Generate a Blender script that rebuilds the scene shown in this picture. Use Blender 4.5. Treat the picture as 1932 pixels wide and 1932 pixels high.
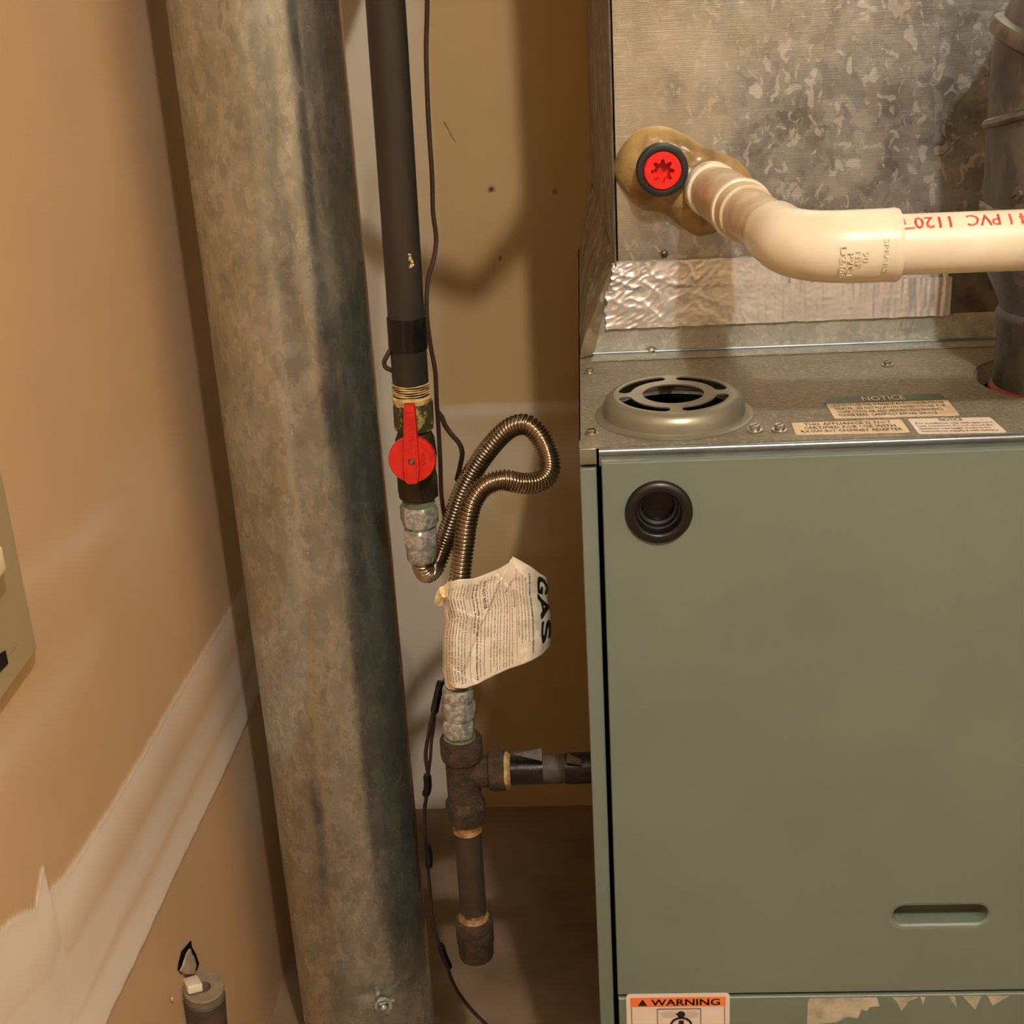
import bpy, bmesh, math, random
import numpy as np
from mathutils import Vector, Matrix, noise
from mathutils.geometry import tessellate_polygon

random.seed(7)
S = bpy.context.scene
C = S.collection
for o in list(bpy.data.objects):
    bpy.data.objects.remove(o)

# ------------------------------------------------------------------ camera
F = 2760.0                                   # focal length in pixels of a 1932 px frame
PITCH, YAW, ROLL = math.radians(22.7), math.radians(3.6), math.radians(3.26)
CAM = Vector((0, 0, 1.255))
_fh = Vector((-math.sin(YAW), math.cos(YAW), 0)); _r0 = Vector((math.cos(YAW), math.sin(YAW), 0)); _z = Vector((0, 0, 1))
FW = _fh * math.cos(PITCH) - _z * math.sin(PITCH)
_u0 = _fh * math.sin(PITCH) + _z * math.cos(PITCH)
RT = _r0 * math.cos(ROLL) - _u0 * math.sin(ROLL)
UP = _r0 * math.sin(ROLL) + _u0 * math.cos(ROLL)
cd = bpy.data.cameras.new('camera'); cam = bpy.data.objects.new('camera', cd); C.objects.link(cam)
cd.sensor_width = 36; cd.lens = 36 * F / 1932; cd.clip_start = 0.01
m = Matrix((RT, UP, -FW)).transposed().to_4x4(); m.translation = CAM
cam.matrix_world = m
S.camera = cam

# ------------------------------------------------------------------ world, lamps, exposure
w = bpy.data.worlds.new('world'); S.world = w; w.use_nodes = True
w.node_tree.nodes['Background'].inputs[0].default_value = (1, 0.85, 0.65, 1)
w.node_tree.nodes['Background'].inputs[1].default_value = 0.03
S.view_settings.view_transform = 'Standard'; S.view_settings.look = 'None'
S.view_settings.exposure = 0.0; S.view_settings.gamma = 1.0
S.view_settings.use_curve_mapping = False
LAMP = Vector((0.35, -0.42, 2.40))
def lamp(name, loc, power, size, col):
    l = bpy.data.lights.new(name, 'POINT'); l.energy = power; l.shadow_soft_size = size; l.color = col
    o = bpy.data.objects.new(name, l); o.location = loc; C.objects.link(o); return o
lamp('ceiling_bulb', LAMP, 96, 0.035, (1.0, 0.965, 0.90))

# ------------------------------------------------------------------ measuring helper: where a sight line meets a plane of the room
def at(x, y, X=None, Y=None, Z=None):
    d = FW * F + RT * (x - 966) - UP * (y - 966)
    if X is not None: t = (X - CAM.x) / d.x
    elif Y is not None: t = (Y - CAM.y) / d.y
    else: t = (Z - CAM.z) / d.z
    return CAM + d * t

# ------------------------------------------------------------------ materials
def srgb(r, g, b):
    f = lambda c: (c / 255 / 12.92) if c / 255 <= 0.04045 else ((c / 255 + 0.055) / 1.055) ** 2.4
    return (f(r), f(g), f(b), 1)
class NT:
    def __init__(s, name):
        s.m = bpy.data.materials.new(name); s.m.use_nodes = True; s.n = s.m.node_tree.nodes; s.l = s.m.node_tree.links
        s.b = s.n['Principled BSDF']
    def node(s, t, **kw):
        q = s.n.new(t)
        for k, v in kw.items():
            if k in q.inputs: q.inputs[k].default_value = v
            else: setattr(q, k, v)
        return q
    def link(s, a, b): s.l.new(a, b)
    def coords(s, scale=(1, 1, 1)):
        g = s.node('ShaderNodeTexCoord'); mp = s.node('ShaderNodeMapping'); mp.inputs['Scale'].default_value = scale
        s.link(g.outputs['Object'], mp.inputs[0]); return mp.outputs[0]
    def noise(s, vec, scale, detail=4, rough=0.55, dist=0):
        q = s.node('ShaderNodeTexNoise'); q.inputs['Scale'].default_value = scale; q.inputs['Detail'].default_value = detail
        q.inputs['Roughness'].default_value = rough; q.inputs['Distortion'].default_value = dist
        s.link(vec, q.inputs['Vector']); return q.outputs['Fac']
    def ramp(s, fac, stops):
        q = s.node('ShaderNodeValToRGB'); e = q.color_ramp.elements
        while len(e) < len(stops): e.new(0.5)
        for k, (p, c) in enumerate(stops): e[k].position = p; e[k].color = c if len(c) == 4 else (*c, 1)
        s.link(fac, q.inputs[0]); return q.outputs[0]
    def mix(s, fac, a, b, mode='MIX'):
        q = s.node('ShaderNodeMix', data_type='RGBA', blend_type=mode)
        for v, i in ((fac, 0), (a, 6), (b, 7)):
            if hasattr(v, 'is_output'): s.link(v, q.inputs[i])
            else: q.inputs[i].default_value = v
        return q.outputs[2]
    def bump(s, h, strength, dist):
        q = s.node('ShaderNodeBump'); q.inputs['Strength'].default_value = strength; q.inputs['Distance'].default_value = dist
        s.link(h, q.inputs['Height']); s.link(q.outputs[0], s.b.inputs['Normal']); return q
    def fin(s, col=None, rough=0.5, metal=0.0, **kw):
        for v, i in ((col, 'Base Color'), (rough, 'Roughness'), (metal, 'Metallic')):
            if v is None: continue
            if hasattr(v, 'is_output'): s.link(v, s.b.inputs[i])
            else: s.b.inputs[i].default_value = v
        for k, v in kw.items(): s.b.inputs[k].default_value = v
        return s.m
def v3(a): return (a, a, a, 1)

def simple(name, c1, c2=None, rough=0.5, metal=0.0, scale=40, bump=0.0, bscale=None, lo=0.35, hi=0.65, sc=(1, 1, 1), **kw):
    t = NT(name); vec = t.coords(sc); n = t.noise(vec, scale, 5)
    col = t.ramp(n, [(lo, c1), (hi, c2 or c1)])
    if bump:
        t.bump(t.noise(vec, bscale or scale * 3, 5, 0.6), 1.0, bump)
    return t.fin(col, rough, metal, **kw)

def galvanised(name, dark, light, scale, rough=(0.28, 0.5), metal=0.9, sc=(1, 1, 1), stain_tint=None, bump=0.0003, fleck=0.35, brush=0.0, patch=False):
    t = NT(name); vec = t.coords(sc)
    nz = t.node('ShaderNodeTexNoise'); nz.inputs['Scale'].default_value = scale * 0.7; nz.inputs['Detail'].default_value = 4
    t.link(vec, nz.inputs['Vector'])
    mx = t.node('ShaderNodeMix', data_type='RGBA', blend_type='LINEAR_LIGHT'); mx.inputs[0].default_value = 1.6 / scale
    t.link(vec, mx.inputs[6]); t.link(nz.outputs['Color'], mx.inputs[7])
    vo = t.node('ShaderNodeTexVoronoi', feature='SMOOTH_F1'); vo.inputs['Scale'].default_value = scale; vo.inputs['Smoothness'].default_value = 0.35
    t.link(mx.outputs[2], vo.inputs['Vector'])
    sep = t.node('ShaderNodeSeparateColor'); t.link(vo.outputs['Color'], sep.inputs[0])
    n2 = t.noise(vec, scale * 0.22, 5, 0.6)
    ad = t.node('ShaderNodeMath', operation='MULTIPLY_ADD'); t.link(sep.outputs[0], ad.inputs[0]); ad.inputs[1].default_value = 0.35
    t.link(n2, ad.inputs[2])
    col = t.ramp(ad.outputs[0], [(0.4, dark), (0.9, light)])
    fl = t.noise(vec, scale * 0.8, 2, 0.5, 0.9)
    fm = t.ramp(fl, [(0.58, v3(0)), (0.64, v3(fleck))]); col = t.mix(fm, col, srgb(236, 234, 226))
    if stain_tint:
        n3 = t.noise(vec, stain_tint[1], 5, 0.62, 0.6)
        if patch:      # cream tone, strongest on the upper left of the sheet
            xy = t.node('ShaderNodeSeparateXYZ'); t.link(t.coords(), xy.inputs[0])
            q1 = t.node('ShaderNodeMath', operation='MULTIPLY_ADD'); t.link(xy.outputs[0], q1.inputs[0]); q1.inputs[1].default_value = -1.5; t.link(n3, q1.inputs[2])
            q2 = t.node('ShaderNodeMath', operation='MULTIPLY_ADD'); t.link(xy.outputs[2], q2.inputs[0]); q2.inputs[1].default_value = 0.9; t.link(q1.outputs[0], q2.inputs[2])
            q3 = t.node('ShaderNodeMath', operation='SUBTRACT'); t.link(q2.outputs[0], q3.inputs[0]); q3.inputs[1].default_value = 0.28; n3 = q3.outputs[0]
        msk = t.ramp(n3, [(stain_tint[2], v3(0)), (stain_tint[2] + 0.2, v3(stain_tint[3]))])
        col = t.mix(msk, col, stain_tint[0])
    rr = t.node('ShaderNodeMapRange'); t.link(n2, rr.inputs[0]); rr.inputs[1].default_value = 0.3; rr.inputs[2].default_value = 0.7; rr.inputs[3].default_value = rough[0]; rr.inputs[4].default_value = rough[1]
    if brush:
        bv = t.coords((1, 1, 26)); t.bump(t.noise(bv, 40, 3, 0.6), 0.5, brush)
    elif bump: t.bump(ad.outputs[0], 0.5, bump)
    return t.fin(col, rr.outputs[0], metal)

def wallmat(name, paper, mud, mud2):
    t = NT(name); vec = t.coords()
    a = t.node('ShaderNodeAttribute', attribute_name='mud'); sp = t.node('ShaderNodeSeparateColor'); t.link(a.outputs['Color'], sp.inputs[0])
    n = t.noise(vec, 9, 5, 0.5); n2 = t.noise(vec, 2.2, 3)
    base = t.mix(t.ramp(n, [(0.35, v3(0)), (0.7, v3(0.35))]), paper, (paper[0] * 0.84, paper[1] * 0.82, paper[2] * 0.78, 1))
    mc = t.mix(t.ramp(n2, [(0.4, v3(0)), (0.65, v3(1))]), mud, mud2)
    col = t.mix(sp.outputs[0], base, mc)
    col = t.mix(sp.outputs[1], col, srgb(70, 48, 30))
    t.bump(t.noise(vec, 260, 4, 0.6), 0.35, 0.0006)
    return t.fin(col, 0.72, 0.0)

M = {}
M['wall'] = wallmat('drywall_paper', srgb(210, 174, 132), srgb(246, 234, 220), srgb(236, 218, 196))
M['wall_back'] = wallmat('drywall_paper_back', srgb(200, 168, 116), srgb(232, 220, 202), srgb(226, 208, 178))
M['plainwall'] = simple('plain_painted_wall', srgb(206, 192, 168), srgb(196, 180, 152), 0.7, scale=3)
M['ceiling'] = simple('ceiling_paint', srgb(214, 206, 192), srgb(204, 194, 178), 0.8, scale=4)
M['floor'] = simple('dusty_concrete', srgb(146, 124, 98), srgb(116, 94, 70), 0.75, scale=7, bump=0.001, bscale=90)
M['duct'] = galvanised('galvanised_round_duct', srgb(168, 172, 166), srgb(206, 208, 200), 130, (0.19, 0.33), 0.9, (1, 1, 0.6), (srgb(166, 162, 140), 5, 0.5, 0.12), fleck=0.3)
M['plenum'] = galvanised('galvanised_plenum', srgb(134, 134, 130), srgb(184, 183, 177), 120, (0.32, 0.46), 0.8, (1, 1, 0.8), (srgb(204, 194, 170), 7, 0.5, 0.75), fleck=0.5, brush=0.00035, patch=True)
M['plenum_side'] = galvanised('galvanised_side', srgb(110, 102, 84), srgb(168, 156, 130), 60, (0.45, 0.65), 0.65, (1, 1, 0.8), (srgb(120, 96, 60), 14, 0.5, 0.8))  # brown of the wall mirrored in this sheet is painted into its colour
M['flue'] = galvanised('vent_pipe_metal', srgb(92, 92, 94), srgb(128, 128, 128), 70, (0.38, 0.5), 0.85, (1, 1, 0.6), fleck=0.0)
M['band'] = simple('dull_steel_band', srgb(140, 132, 120), srgb(104, 98, 90), 0.42, 0.85, 60)
M['foil'] = simple('aluminium_foil_tape', srgb(248, 242, 236), srgb(232, 224, 218), 0.3, 0.62, 70)
M['topmetal'] = None
M['paint'] = simple('sage_grey_enamel', srgb(112, 122, 109), srgb(106, 116, 104), 0.42, 0.0, 6, 0.00012, 900, **{'Coat Weight': 0.15, 'Coat Roughness': 0.35})
M['paintworn'] = simple('worn_enamel_edge', srgb(150, 146, 118), srgb(120, 124, 104), 0.4, 0.1, 30)
M['rail'] = simple('blue_grey_steel_rail', srgb(150, 160, 164), srgb(132, 140, 144), 0.3, 0.8, 30)
M['dark'] = simple('dark_inside', srgb(9, 8, 7), srgb(6, 6, 5), 0.95, **{'Specular IOR Level': 0.1})
M['black_plastic'] = simple('black_plastic', srgb(15, 12, 12), srgb(11, 9, 9), 0.38, scale=30)
M['black_tape'] = simple('black_vinyl_tape', srgb(18, 17, 18), srgb(13, 12, 13), 0.22, scale=60, bump=0.0006, bscale=60)
M['dusty_tape'] = simple('dusty_black_tape', srgb(84, 74, 64), srgb(58, 52, 46), 0.6, scale=120, bump=0.0004)
M['black_pipe'] = simple('black_iron_pipe', srgb(60, 54, 48), srgb(46, 42, 37), 0.4, 0.35, 30, 0.0003, 300, sc=(1, 1, 0.25))
M['rust_pipe'] = simple('rusty_black_iron', srgb(56, 48, 41), srgb(72, 58, 44), 0.6, 0.2, 40, 0.0006, 260)
M['rust'] = simple('rusted_cast_iron', srgb(92, 68, 48), srgb(58, 48, 38), 0.66, 0.25, 120, 0.0026, 420, lo=0.36, hi=0.6)
M['dope'] = simple('yellowed_thread_sealant', srgb(206, 178, 120), srgb(150, 118, 66), 0.6, 0, 120, 0.0008, 300)
M['dope_orange'] = simple('orange_thread_sealant', srgb(178, 132, 78), srgb(104, 74, 44), 0.5, 0.1, 150, 0.0006, 300)
M['green_thread'] = simple('greened_brass_thread', srgb(176, 178, 136), srgb(116, 140, 104), 0.42, 0.5, 120, 0.0005, 300)
M['brass_old'] = simple('blackened_brass', srgb(70, 62, 40), srgb(48, 44, 32), 0.4, 0.5, 60, 0.0006, 200)
M['brass_worn'] = simple('stained_brass', srgb(74, 70, 44), srgb(186, 166, 108), 0.42, 0.4, 90, 0.0003, 240, lo=0.55, hi=0.63)
M['zinc'] = simple('zinc_plated_steel', srgb(158, 160, 156), srgb(218, 214, 202), 0.34, 0.55, 220, 0.00006, 1500, lo=0.42, hi=0.62)
M['zinc_bright'] = simple('bright_zinc_screw', srgb(200, 196, 180), srgb(140, 136, 122), 0.25, 0.85, 120)
M['hose'] = simple('corrugated_stainless_steel', srgb(190, 176, 154), srgb(168, 152, 130), 0.2, 1.0, 60)
M['red'] = simple('red_plastic', srgb(208, 34, 18), srgb(190, 28, 18), 0.38, scale=50, bump=0.0003, bscale=500)
M['red_cap'] = simple('red_drain_cap', srgb(232, 40, 34), srgb(222, 34, 30), 0.45, scale=60)
M['pvc'] = simple('dusty_white_pvc', srgb(230, 218, 196), srgb(218, 204, 178), 0.33, scale=26)
M['pvc_stub'] = simple('handled_pvc', srgb(206, 186, 154), srgb(182, 156, 126), 0.4, scale=60)
M['pvc_primer'] = simple('primer_stained_pvc', srgb(226, 214, 192), srgb(166, 116, 104), 0.4, scale=90, lo=0.52, hi=0.7)
M['red_ink'] = simple('red_pipe_print', srgb(206, 64, 68), srgb(216, 100, 92), 0.5, scale=300)
M['putty'] = simple('tan_duct_sealer', srgb(168, 138, 86), srgb(112, 88, 50), 0.3, 0, 28, 0.0012, 60, lo=0.4, hi=0.62)
M['wire'] = simple('dark_brown_wire', srgb(60, 38, 26), srgb(44, 28, 20), 0.45, scale=50)
M['paper'] = simple('yellowed_label_paper', srgb(250, 236, 214), srgb(240, 224, 198), 0.45, scale=26, bump=0.0005, bscale=120)
M['paper_yellow'] = simple('torn_yellow_paper', srgb(238, 206, 120), srgb(234, 214, 170), 0.5, scale=60)
M['ink'] = simple('black_ink', srgb(34, 28, 30), srgb(26, 22, 26), 0.6)
M['smallink'] = simple('grey_ink', srgb(72, 60, 52), srgb(60, 50, 44), 0.6)
M['sticker'] = simple('dusty_white_sticker', srgb(226, 204, 166), srgb(198, 172, 136), 0.5, scale=60, lo=0.4, hi=0.7)
M['sticker2'] = simple('white_sticker', srgb(232, 216, 200), srgb(226, 206, 186), 0.5, scale=20)
M['sticker_green'] = simple('worn_green_header', srgb(60, 92, 66), srgb(98, 98, 72), 0.5, scale=90)
M['orange'] = simple('orange_header', srgb(242, 138, 56), srgb(236, 122, 70), 0.5, scale=12)
M['residue'] = simple('torn_sticker_residue', srgb(196, 184, 162), srgb(150, 144, 124), 0.6, scale=60)
M['plate'] = simple('beige_panel_paint', srgb(200, 182, 140), srgb(194, 176, 134), 0.5, scale=4)
M['cream'] = simple('cream_latch', srgb(250, 232, 192), srgb(240, 220, 176), 0.4)
M['label_dark'] = simple('dark_label', srgb(16, 20, 28), srgb(12, 16, 22), 0.4)
M['conduit'] = simple('dusty_grey_conduit', srgb(140, 122, 96), srgb(118, 104, 86), 0.6, scale=60, bump=0.0004, bscale=200)
M['conduit_dark'] = simple('dark_grey_conduit', srgb(84, 72, 58), srgb(68, 58, 48), 0.5, scale=60)
M['gypsum'] = simple('torn_gypsum', srgb(196, 176, 146), srgb(170, 148, 116), 0.8, scale=80, bump=0.001)
M['gasket'] = simple('red_silicone', srgb(150, 44, 30), srgb(120, 36, 26), 0.5)
M['torn_foil'] = simple('torn_foil_edge', srgb(150, 136, 120), srgb(96, 84, 72), 0.35, 0.6, 90, 0.001)
M['rubber'] = simple('black_ribbed_rubber', srgb(36, 33, 31), srgb(28, 26, 25), 0.5)
M['skirt'] = galvanised('plain_galvanised_skirt', srgb(150, 150, 140), srgb(182, 180, 168), 150, (0.4, 0.55), 0.5, fleck=0.2)
def topmat():
    t = NT('dusty_cabinet_top'); vec = t.coords(); st = t.coords((1, 2.4, 1))
    n = t.noise(vec, 22, 6, 0.65); g = t.noise(t.coords((1, 1.6, 1)), 190, 6, 0.78)
    col = t.ramp(n, [(0.3, srgb(138, 134, 118)), (0.7, srgb(164, 156, 136))])
    col = t.mix(t.ramp(g, [(0.52, v3(0)), (0.66, v3(0.8))]), col, srgb(214, 202, 172))
    sp = t.noise(vec, 170, 3, 0.6); col = t.mix(t.ramp(sp, [(0.69, v3(0)), (0.73, v3(0.9))]), col, srgb(50, 40, 30))
    t.bump(g, 0.9, 0.003)
    r = t.ramp(g, [(0.4, v3(0.42)), (0.75, v3(0.25))])
    return t.fin(col, r, 0.55)
M['topmetal'] = topmat()
M['collar'] = simple('pressed_steel_collar', srgb(148, 144, 126), srgb(134, 130, 114), 0.36, 0.6, 16, 0.0001, 200)

# ------------------------------------------------------------------ object helpers
ORG = {}
def _tag(o, label=None, cat=None, group=None, kind=None):
    if label: o['label'] = label
    if cat: o['category'] = cat
    if group: o['group'] = group
    if kind: o['kind'] = kind
    return o
tag = _tag
def thing(name, label, cat, loc, group=None):
    o = bpy.data.objects.new(name, None); o.empty_display_size = 0.02; C.objects.link(o)
    o.location = loc; ORG[o] = Vector(loc); return _tag(o, label, cat, group)
def mesh(name, verts, faces, mat, parent=None, smooth=True, angle=35, label=None, loc=None, kind=None, mats=None, fmat=None):
    verts = [Vector(v) for v in verts]
    if parent is None and loc is None:
        xs = [v.x for v in verts]; ys = [v.y for v in verts]; zs = [v.z for v in verts]
        loc = ((min(xs) + max(xs)) / 2, (min(ys) + max(ys)) / 2, min(zs))
    org = ORG[parent] if parent is not None else Vector(loc)
    me = bpy.data.meshes.new(name)
    me.from_pydata([tuple(v - org) for v in verts], [], faces)
    me.update()
    if smooth:
        me.polygons.foreach_set('use_smooth', [True] * len(me.polygons))
        me.set_sharp_from_angle(angle=math.radians(angle))
    me.materials.append(M[mat] if isinstance(mat, str) else mat)
    if mats:
        for q in mats: me.materials.append(M[q])
        me.polygons.foreach_set('material_index', fmat)
    o = bpy.data.objects.new(name, me); C.objects.link(o)
    if parent is not None: o.parent = parent
    else: o.location = org
    ORG[o] = Vector(org)
    if label: o['label'] = label
    if kind: o['kind'] = kind
    return o

class MB:
    """collects shapes in world coordinates"""
    def __init__(s): s.v = []; s.f = []
    def add(s, vs, fs):
        k = len(s.v); s.v += [Vector(v) for v in vs]; s.f += [tuple(i + k for i in f) for f in fs]; return s
    def box(s, a, b, bev=0.0):
        (x0, y0, z0), (x1, y1, z1) = [min(p, q) for p, q in zip(a, b)], [max(p, q) for p, q in zip(a, b)]
        bm = bmesh.new(); bmesh.ops.create_cube(bm, size=1)
        for v in bm.verts: v.co = Vector((x0 + (v.co.x + .5) * (x1 - x0), y0 + (v.co.y + .5) * (y1 - y0), z0 + (v.co.z + .5) * (z1 - z0)))
        if bev: bmesh.ops.bevel(bm, geom=bm.edges[:], offset=bev, segments=3, profile=0.5, affect='EDGES')
        bm.verts.index_update(); s.add([v.co.copy() for v in bm.verts], [[v.index for v in f.verts] for f in bm.faces]); bm.free(); return s
    def lathe(s, prof, org, axis=(0, 0, 1), seg=40, rfun=None, closed=False, ref=None):
        """prof: [(radius, height)] ; rfun(theta, radius, height) may change the radius"""
        ax = Vector(axis).normalized(); rf = Vector(ref) if ref else (Vector((1, 0, 0)) if abs(ax.x) < 0.8 else Vector((0, 0, 1)))
        e1 = (rf - ax * rf.dot(ax)).normalized(); e2 = ax.cross(e1); org = Vector(org)
        vs = []; fs = []
        for r, h in prof:
            for k in range(seg):
                t = 2 * math.pi * k / seg; rr = rfun(t, r, h) if rfun else r
                vs.append(org + ax * h + (e1 * math.cos(t) + e2 * math.sin(t)) * rr)
        n = len(prof)
        for i in range(n - 1):
            for k in range(seg):
                a = i * seg + k; b = i * seg + (k + 1) % seg
                fs.append((a, b, b + seg, a + seg))
        if not closed:
            if prof[0][0] > 1e-6: fs.append(tuple(reversed(range(seg))))
            if prof[-1][0] > 1e-6: fs.append(tuple(range((n - 1) * seg, n * seg)))
        return s.add(vs, fs)
    def hexa(s, org, axis, across, h0, h1, ch=0.0012, ref=None, sides=6, seg=48):
        a = across / 2
        def rf(t, r, h):
            q = (t % (2 * math.pi / sides)) - math.pi / sides
            return min(a / math.cos(q), r)
        R = a / math.cos(math.pi / sides)
        prof = [(a * 0.93, h0), (a * 1.0, h0), (R, h0 + ch), (R, h1 - ch), (a * 1.0, h1), (a * 0.93, h1)]
        return s.lathe(prof, org, axis, seg, rf, ref=ref)
    def tube(s, pts, rad, seg=16, cap=True):
        pts = [Vector(p) for p in pts]; n = len(pts)
        rad = rad if hasattr(rad, '__len__') else [rad] * n
        tg = []
        for i in range(n):
            d = pts[min(i + 1, n - 1)] - pts[max(i - 1, 0)]; tg.append(d.normalized())
        up = Vector((0, 0, 1)) if abs(tg[0].z) < 0.9 else Vector((0, 1, 0))
        e = (up - tg[0] * up.dot(tg[0])).normalized(); vs = []; fs = []
        for i in range(n):
            e = (e - tg[i] * e.dot(tg[i])).normalized(); g = tg[i].cross(e)
            for k in range(seg):
                t = 2 * math.pi * k / seg; vs.append(pts[i] + (e * math.cos(t) + g * math.sin(t)) * rad[i])
        for i in range(n - 1):
            for k in range(seg):
                a = i * seg + k; b = i * seg + (k + 1) % seg; fs.append((a, b, b + seg, a + seg))
        if cap: fs.append(tuple(reversed(range(seg)))); fs.append(tuple(range((n - 1) * seg, n * seg)))
        return s.add(vs, fs)
    def poly(s, loops, d, fn=None):
        """slab: outline with holes (3D loops), pushed by vector d"""
        loops = [[Vector(p) for p in l] for l in loops]; d = Vector(d)
        flat = [p for l in loops for p in l]; n = len(flat)
        tri = tessellate_polygon(loops)
        fs = [tuple(t) for t in tri] + [tuple(i + n for i in reversed(t)) for t in tri]
        k = 0
        for l in loops:
            m_ = len(l)
            for i in range(m_):
                a = k + i; b = k + (i + 1) % m_; fs.append((a, b, b + n, a + n))
            k += m_
        s.add(flat + [p + d for p in flat], fs)
        return s
    def build(s, name, mat, parent=None, fix=False, **kw):
        o = mesh(name, s.v, s.f, mat, parent, **kw)
        bm = bmesh.new(); bm.from_mesh(o.data); bmesh.ops.recalc_face_normals(bm, faces=bm.faces[:]); bm.to_mesh(o.data); bm.free()
        if kw.get('smooth', True): o.data.set_sharp_from_angle(angle=math.radians(kw.get('angle', 35)))
        return o

def spline(pts, n):
    pts = [Vector(p) for p in pts]; P = [pts[0] * 2 - pts[1]] + pts + [pts[-1] * 2 - pts[-2]]; out = []
    for i in range(1, len(P) - 2):
        a, b, c, d = P[i - 1:i + 3]
        for k in range(24):
            t = k / 24; out.append(0.5 * ((2 * b) + (c - a) * t + (2 * a - 5 * b + 4 * c - d) * t * t + (3 * b - a - 3 * c + d) * t ** 3))
    out.append(pts[-1])
    L = [0]
    for i in range(1, len(out)): L.append(L[-1] + (out[i] - out[i - 1]).length)
    res = []; j = 0
    for k in range(n):
        s_ = L[-1] * k / (n - 1)
        while j < len(L) - 2 and L[j + 1] < s_: j += 1
        f_ = (s_ - L[j]) / max(1e-9, L[j + 1] - L[j]); res.append(out[j].lerp(out[j + 1], f_))
    return res, L[-1]

_dg = None
_TC = {}
def text_geo(body, res=1, cuts=0):
    """flat text, height ~1 per line, returns verts (x,y) and faces, width"""
    key = (body, res, cuts)
    if key in _TC: return _TC[key]
    cu = bpy.data.curves.new('t', 'FONT'); cu.body = body; cu.size = 1.0; cu.resolution_u = res
    o = bpy.data.objects.new('t', cu); C.objects.link(o); bpy.context.view_layer.update()
    me = bpy.data.meshes.new_from_object(o.evaluated_get(bpy.context.evaluated_depsgraph_get()))
    if cuts:
        bm = bmesh.new(); bm.from_mesh(me)
        for k in range(1, cuts):
            bmesh.ops.bisect_plane(bm, geom=bm.verts[:] + bm.edges[:] + bm.faces[:], plane_co=(0, k / cuts * 0.75, 0), plane_no=(0, 1, 0))
        bm.to_mesh(me); bm.free()
    vs = [(v.co.x, v.co.y) for v in me.vertices]; fs = [tuple(p.vertices) for p in me.polygons]
    bpy.data.objects.remove(o); bpy.data.meshes.remove(me); bpy.data.curves.remove(cu)
    wd = max([v[0] for v in vs] + [1e-6]); _TC[key] = (vs, fs, wd)
    return _TC[key]
def text_on(mb, body, fn, x0, y0, size, width=None, res=1):
    """place text with lower-left corner x0,y0 in chart coordinates; fn maps chart to world"""
    vs, fs, wd = text_geo(body, res); sx = (width / wd) if width else size
    mb.add([fn(x0 + x * sx, y0 + y * size) for x, y in vs], fs)
def quad_map(tl, tr, br, bl, off):
    tl, tr, br, bl = map(Vector, (tl, tr, br, bl)); off = Vector(off)
    return lambda u, v: (tl * (1 - u) + tr * u) * v + (bl * (1 - u) + br * u) * (1 - v) + off

def circle(c, e1, e2, r, n=48, rev=False):
    c, e1, e2 = Vector(c), Vector(e1), Vector(e2)
    q = [c + e1 * r * math.cos(2 * math.pi * k / n) + e2 * r * math.sin(2 * math.pi * k / n) for k in range(n)]
    return q[::-1] if rev else q

X1, Y1, Z1 = Vector((1, 0, 0)), Vector((0, 1, 0)), Vector((0, 0, 1))

# ================================================================== THE ROOM
ZC = 2.5; XL = -0.42; YB = 1.85; XR = 1.15; YF = -3.0
def grid(us, vs_, P):
    n, m_ = len(us), len(vs_); v = [P(a, b) for b in vs_ for a in us]
    f = [(j * n + i, j * n + i + 1, (j + 1) * n + i + 1, (j + 1) * n + i) for j in range(m_ - 1) for i in range(n - 1)]
    return v, f
def axis(lo, flo, fhi, hi, step, coarse=0.12):
    a = list(np.arange(lo, flo, coarse)) + list(np.arange(flo, fhi, step)) + list(np.arange(fhi, hi, coarse)) + [hi]
    return [float(x) for x in a]
def sm(e0, e1, x):
    t = min(1, max(0, (x - e0) / (e1 - e0))); return t * t * (3 - 2 * t)
def setmud(o, vals):
    at_ = o.data.color_attributes.new('mud', 'FLOAT_COLOR', 'POINT')
    at_.data.foreach_set('color', np.array(vals, dtype=np.float32).ravel())

# --- left wall: bare drywall with taped, mudded joint bands. (Y, Z) chart of the wall
UPE = [(0.4, 0.655), (0.80, 0.600), (0.90, 0.560), (0.92, 0.546), (0.935, 0.560), (0.948, 0.567), (0.951, 0.5415), (0.978, 0.532), (1.083, 0.518), (1.09, 0.521), (1.10, 0.516), (1.23, 0.507), (1.30, 0.503), (1.574, 0.479), (1.87, 0.470)]
LOE = [(0.4, 0.375), (0.80, 0.362), (1.003, 0.355), (1.12, 0.346), (1.24, 0.340), (1.40, 0.326), (1.534, 0.317), (1.667, 0.316), (1.87, 0.312)]
uy, uz = zip(*UPE); ly, lz = zip(*LOE)
PRO = [(0, 0.9), (0.10, 0.95), (0.22, 0.80), (0.30, 0.35), (0.36, 0.75), (0.46, 0.95), (0.56, 0.8), (0.66, 0.25), (0.76, 0.4), (0.9, 0.7), (1, 0.85)]
px_, pv_ = zip(*PRO)
ys = axis(YF, 0.78, 1.72, YB + 0.02, 0.003); zs = axis(0.0, 0.0, 1.25, ZC, 0.003)
zs = [z for z in zs]
vs = []; col = []; KW = XL / -0.45
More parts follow.
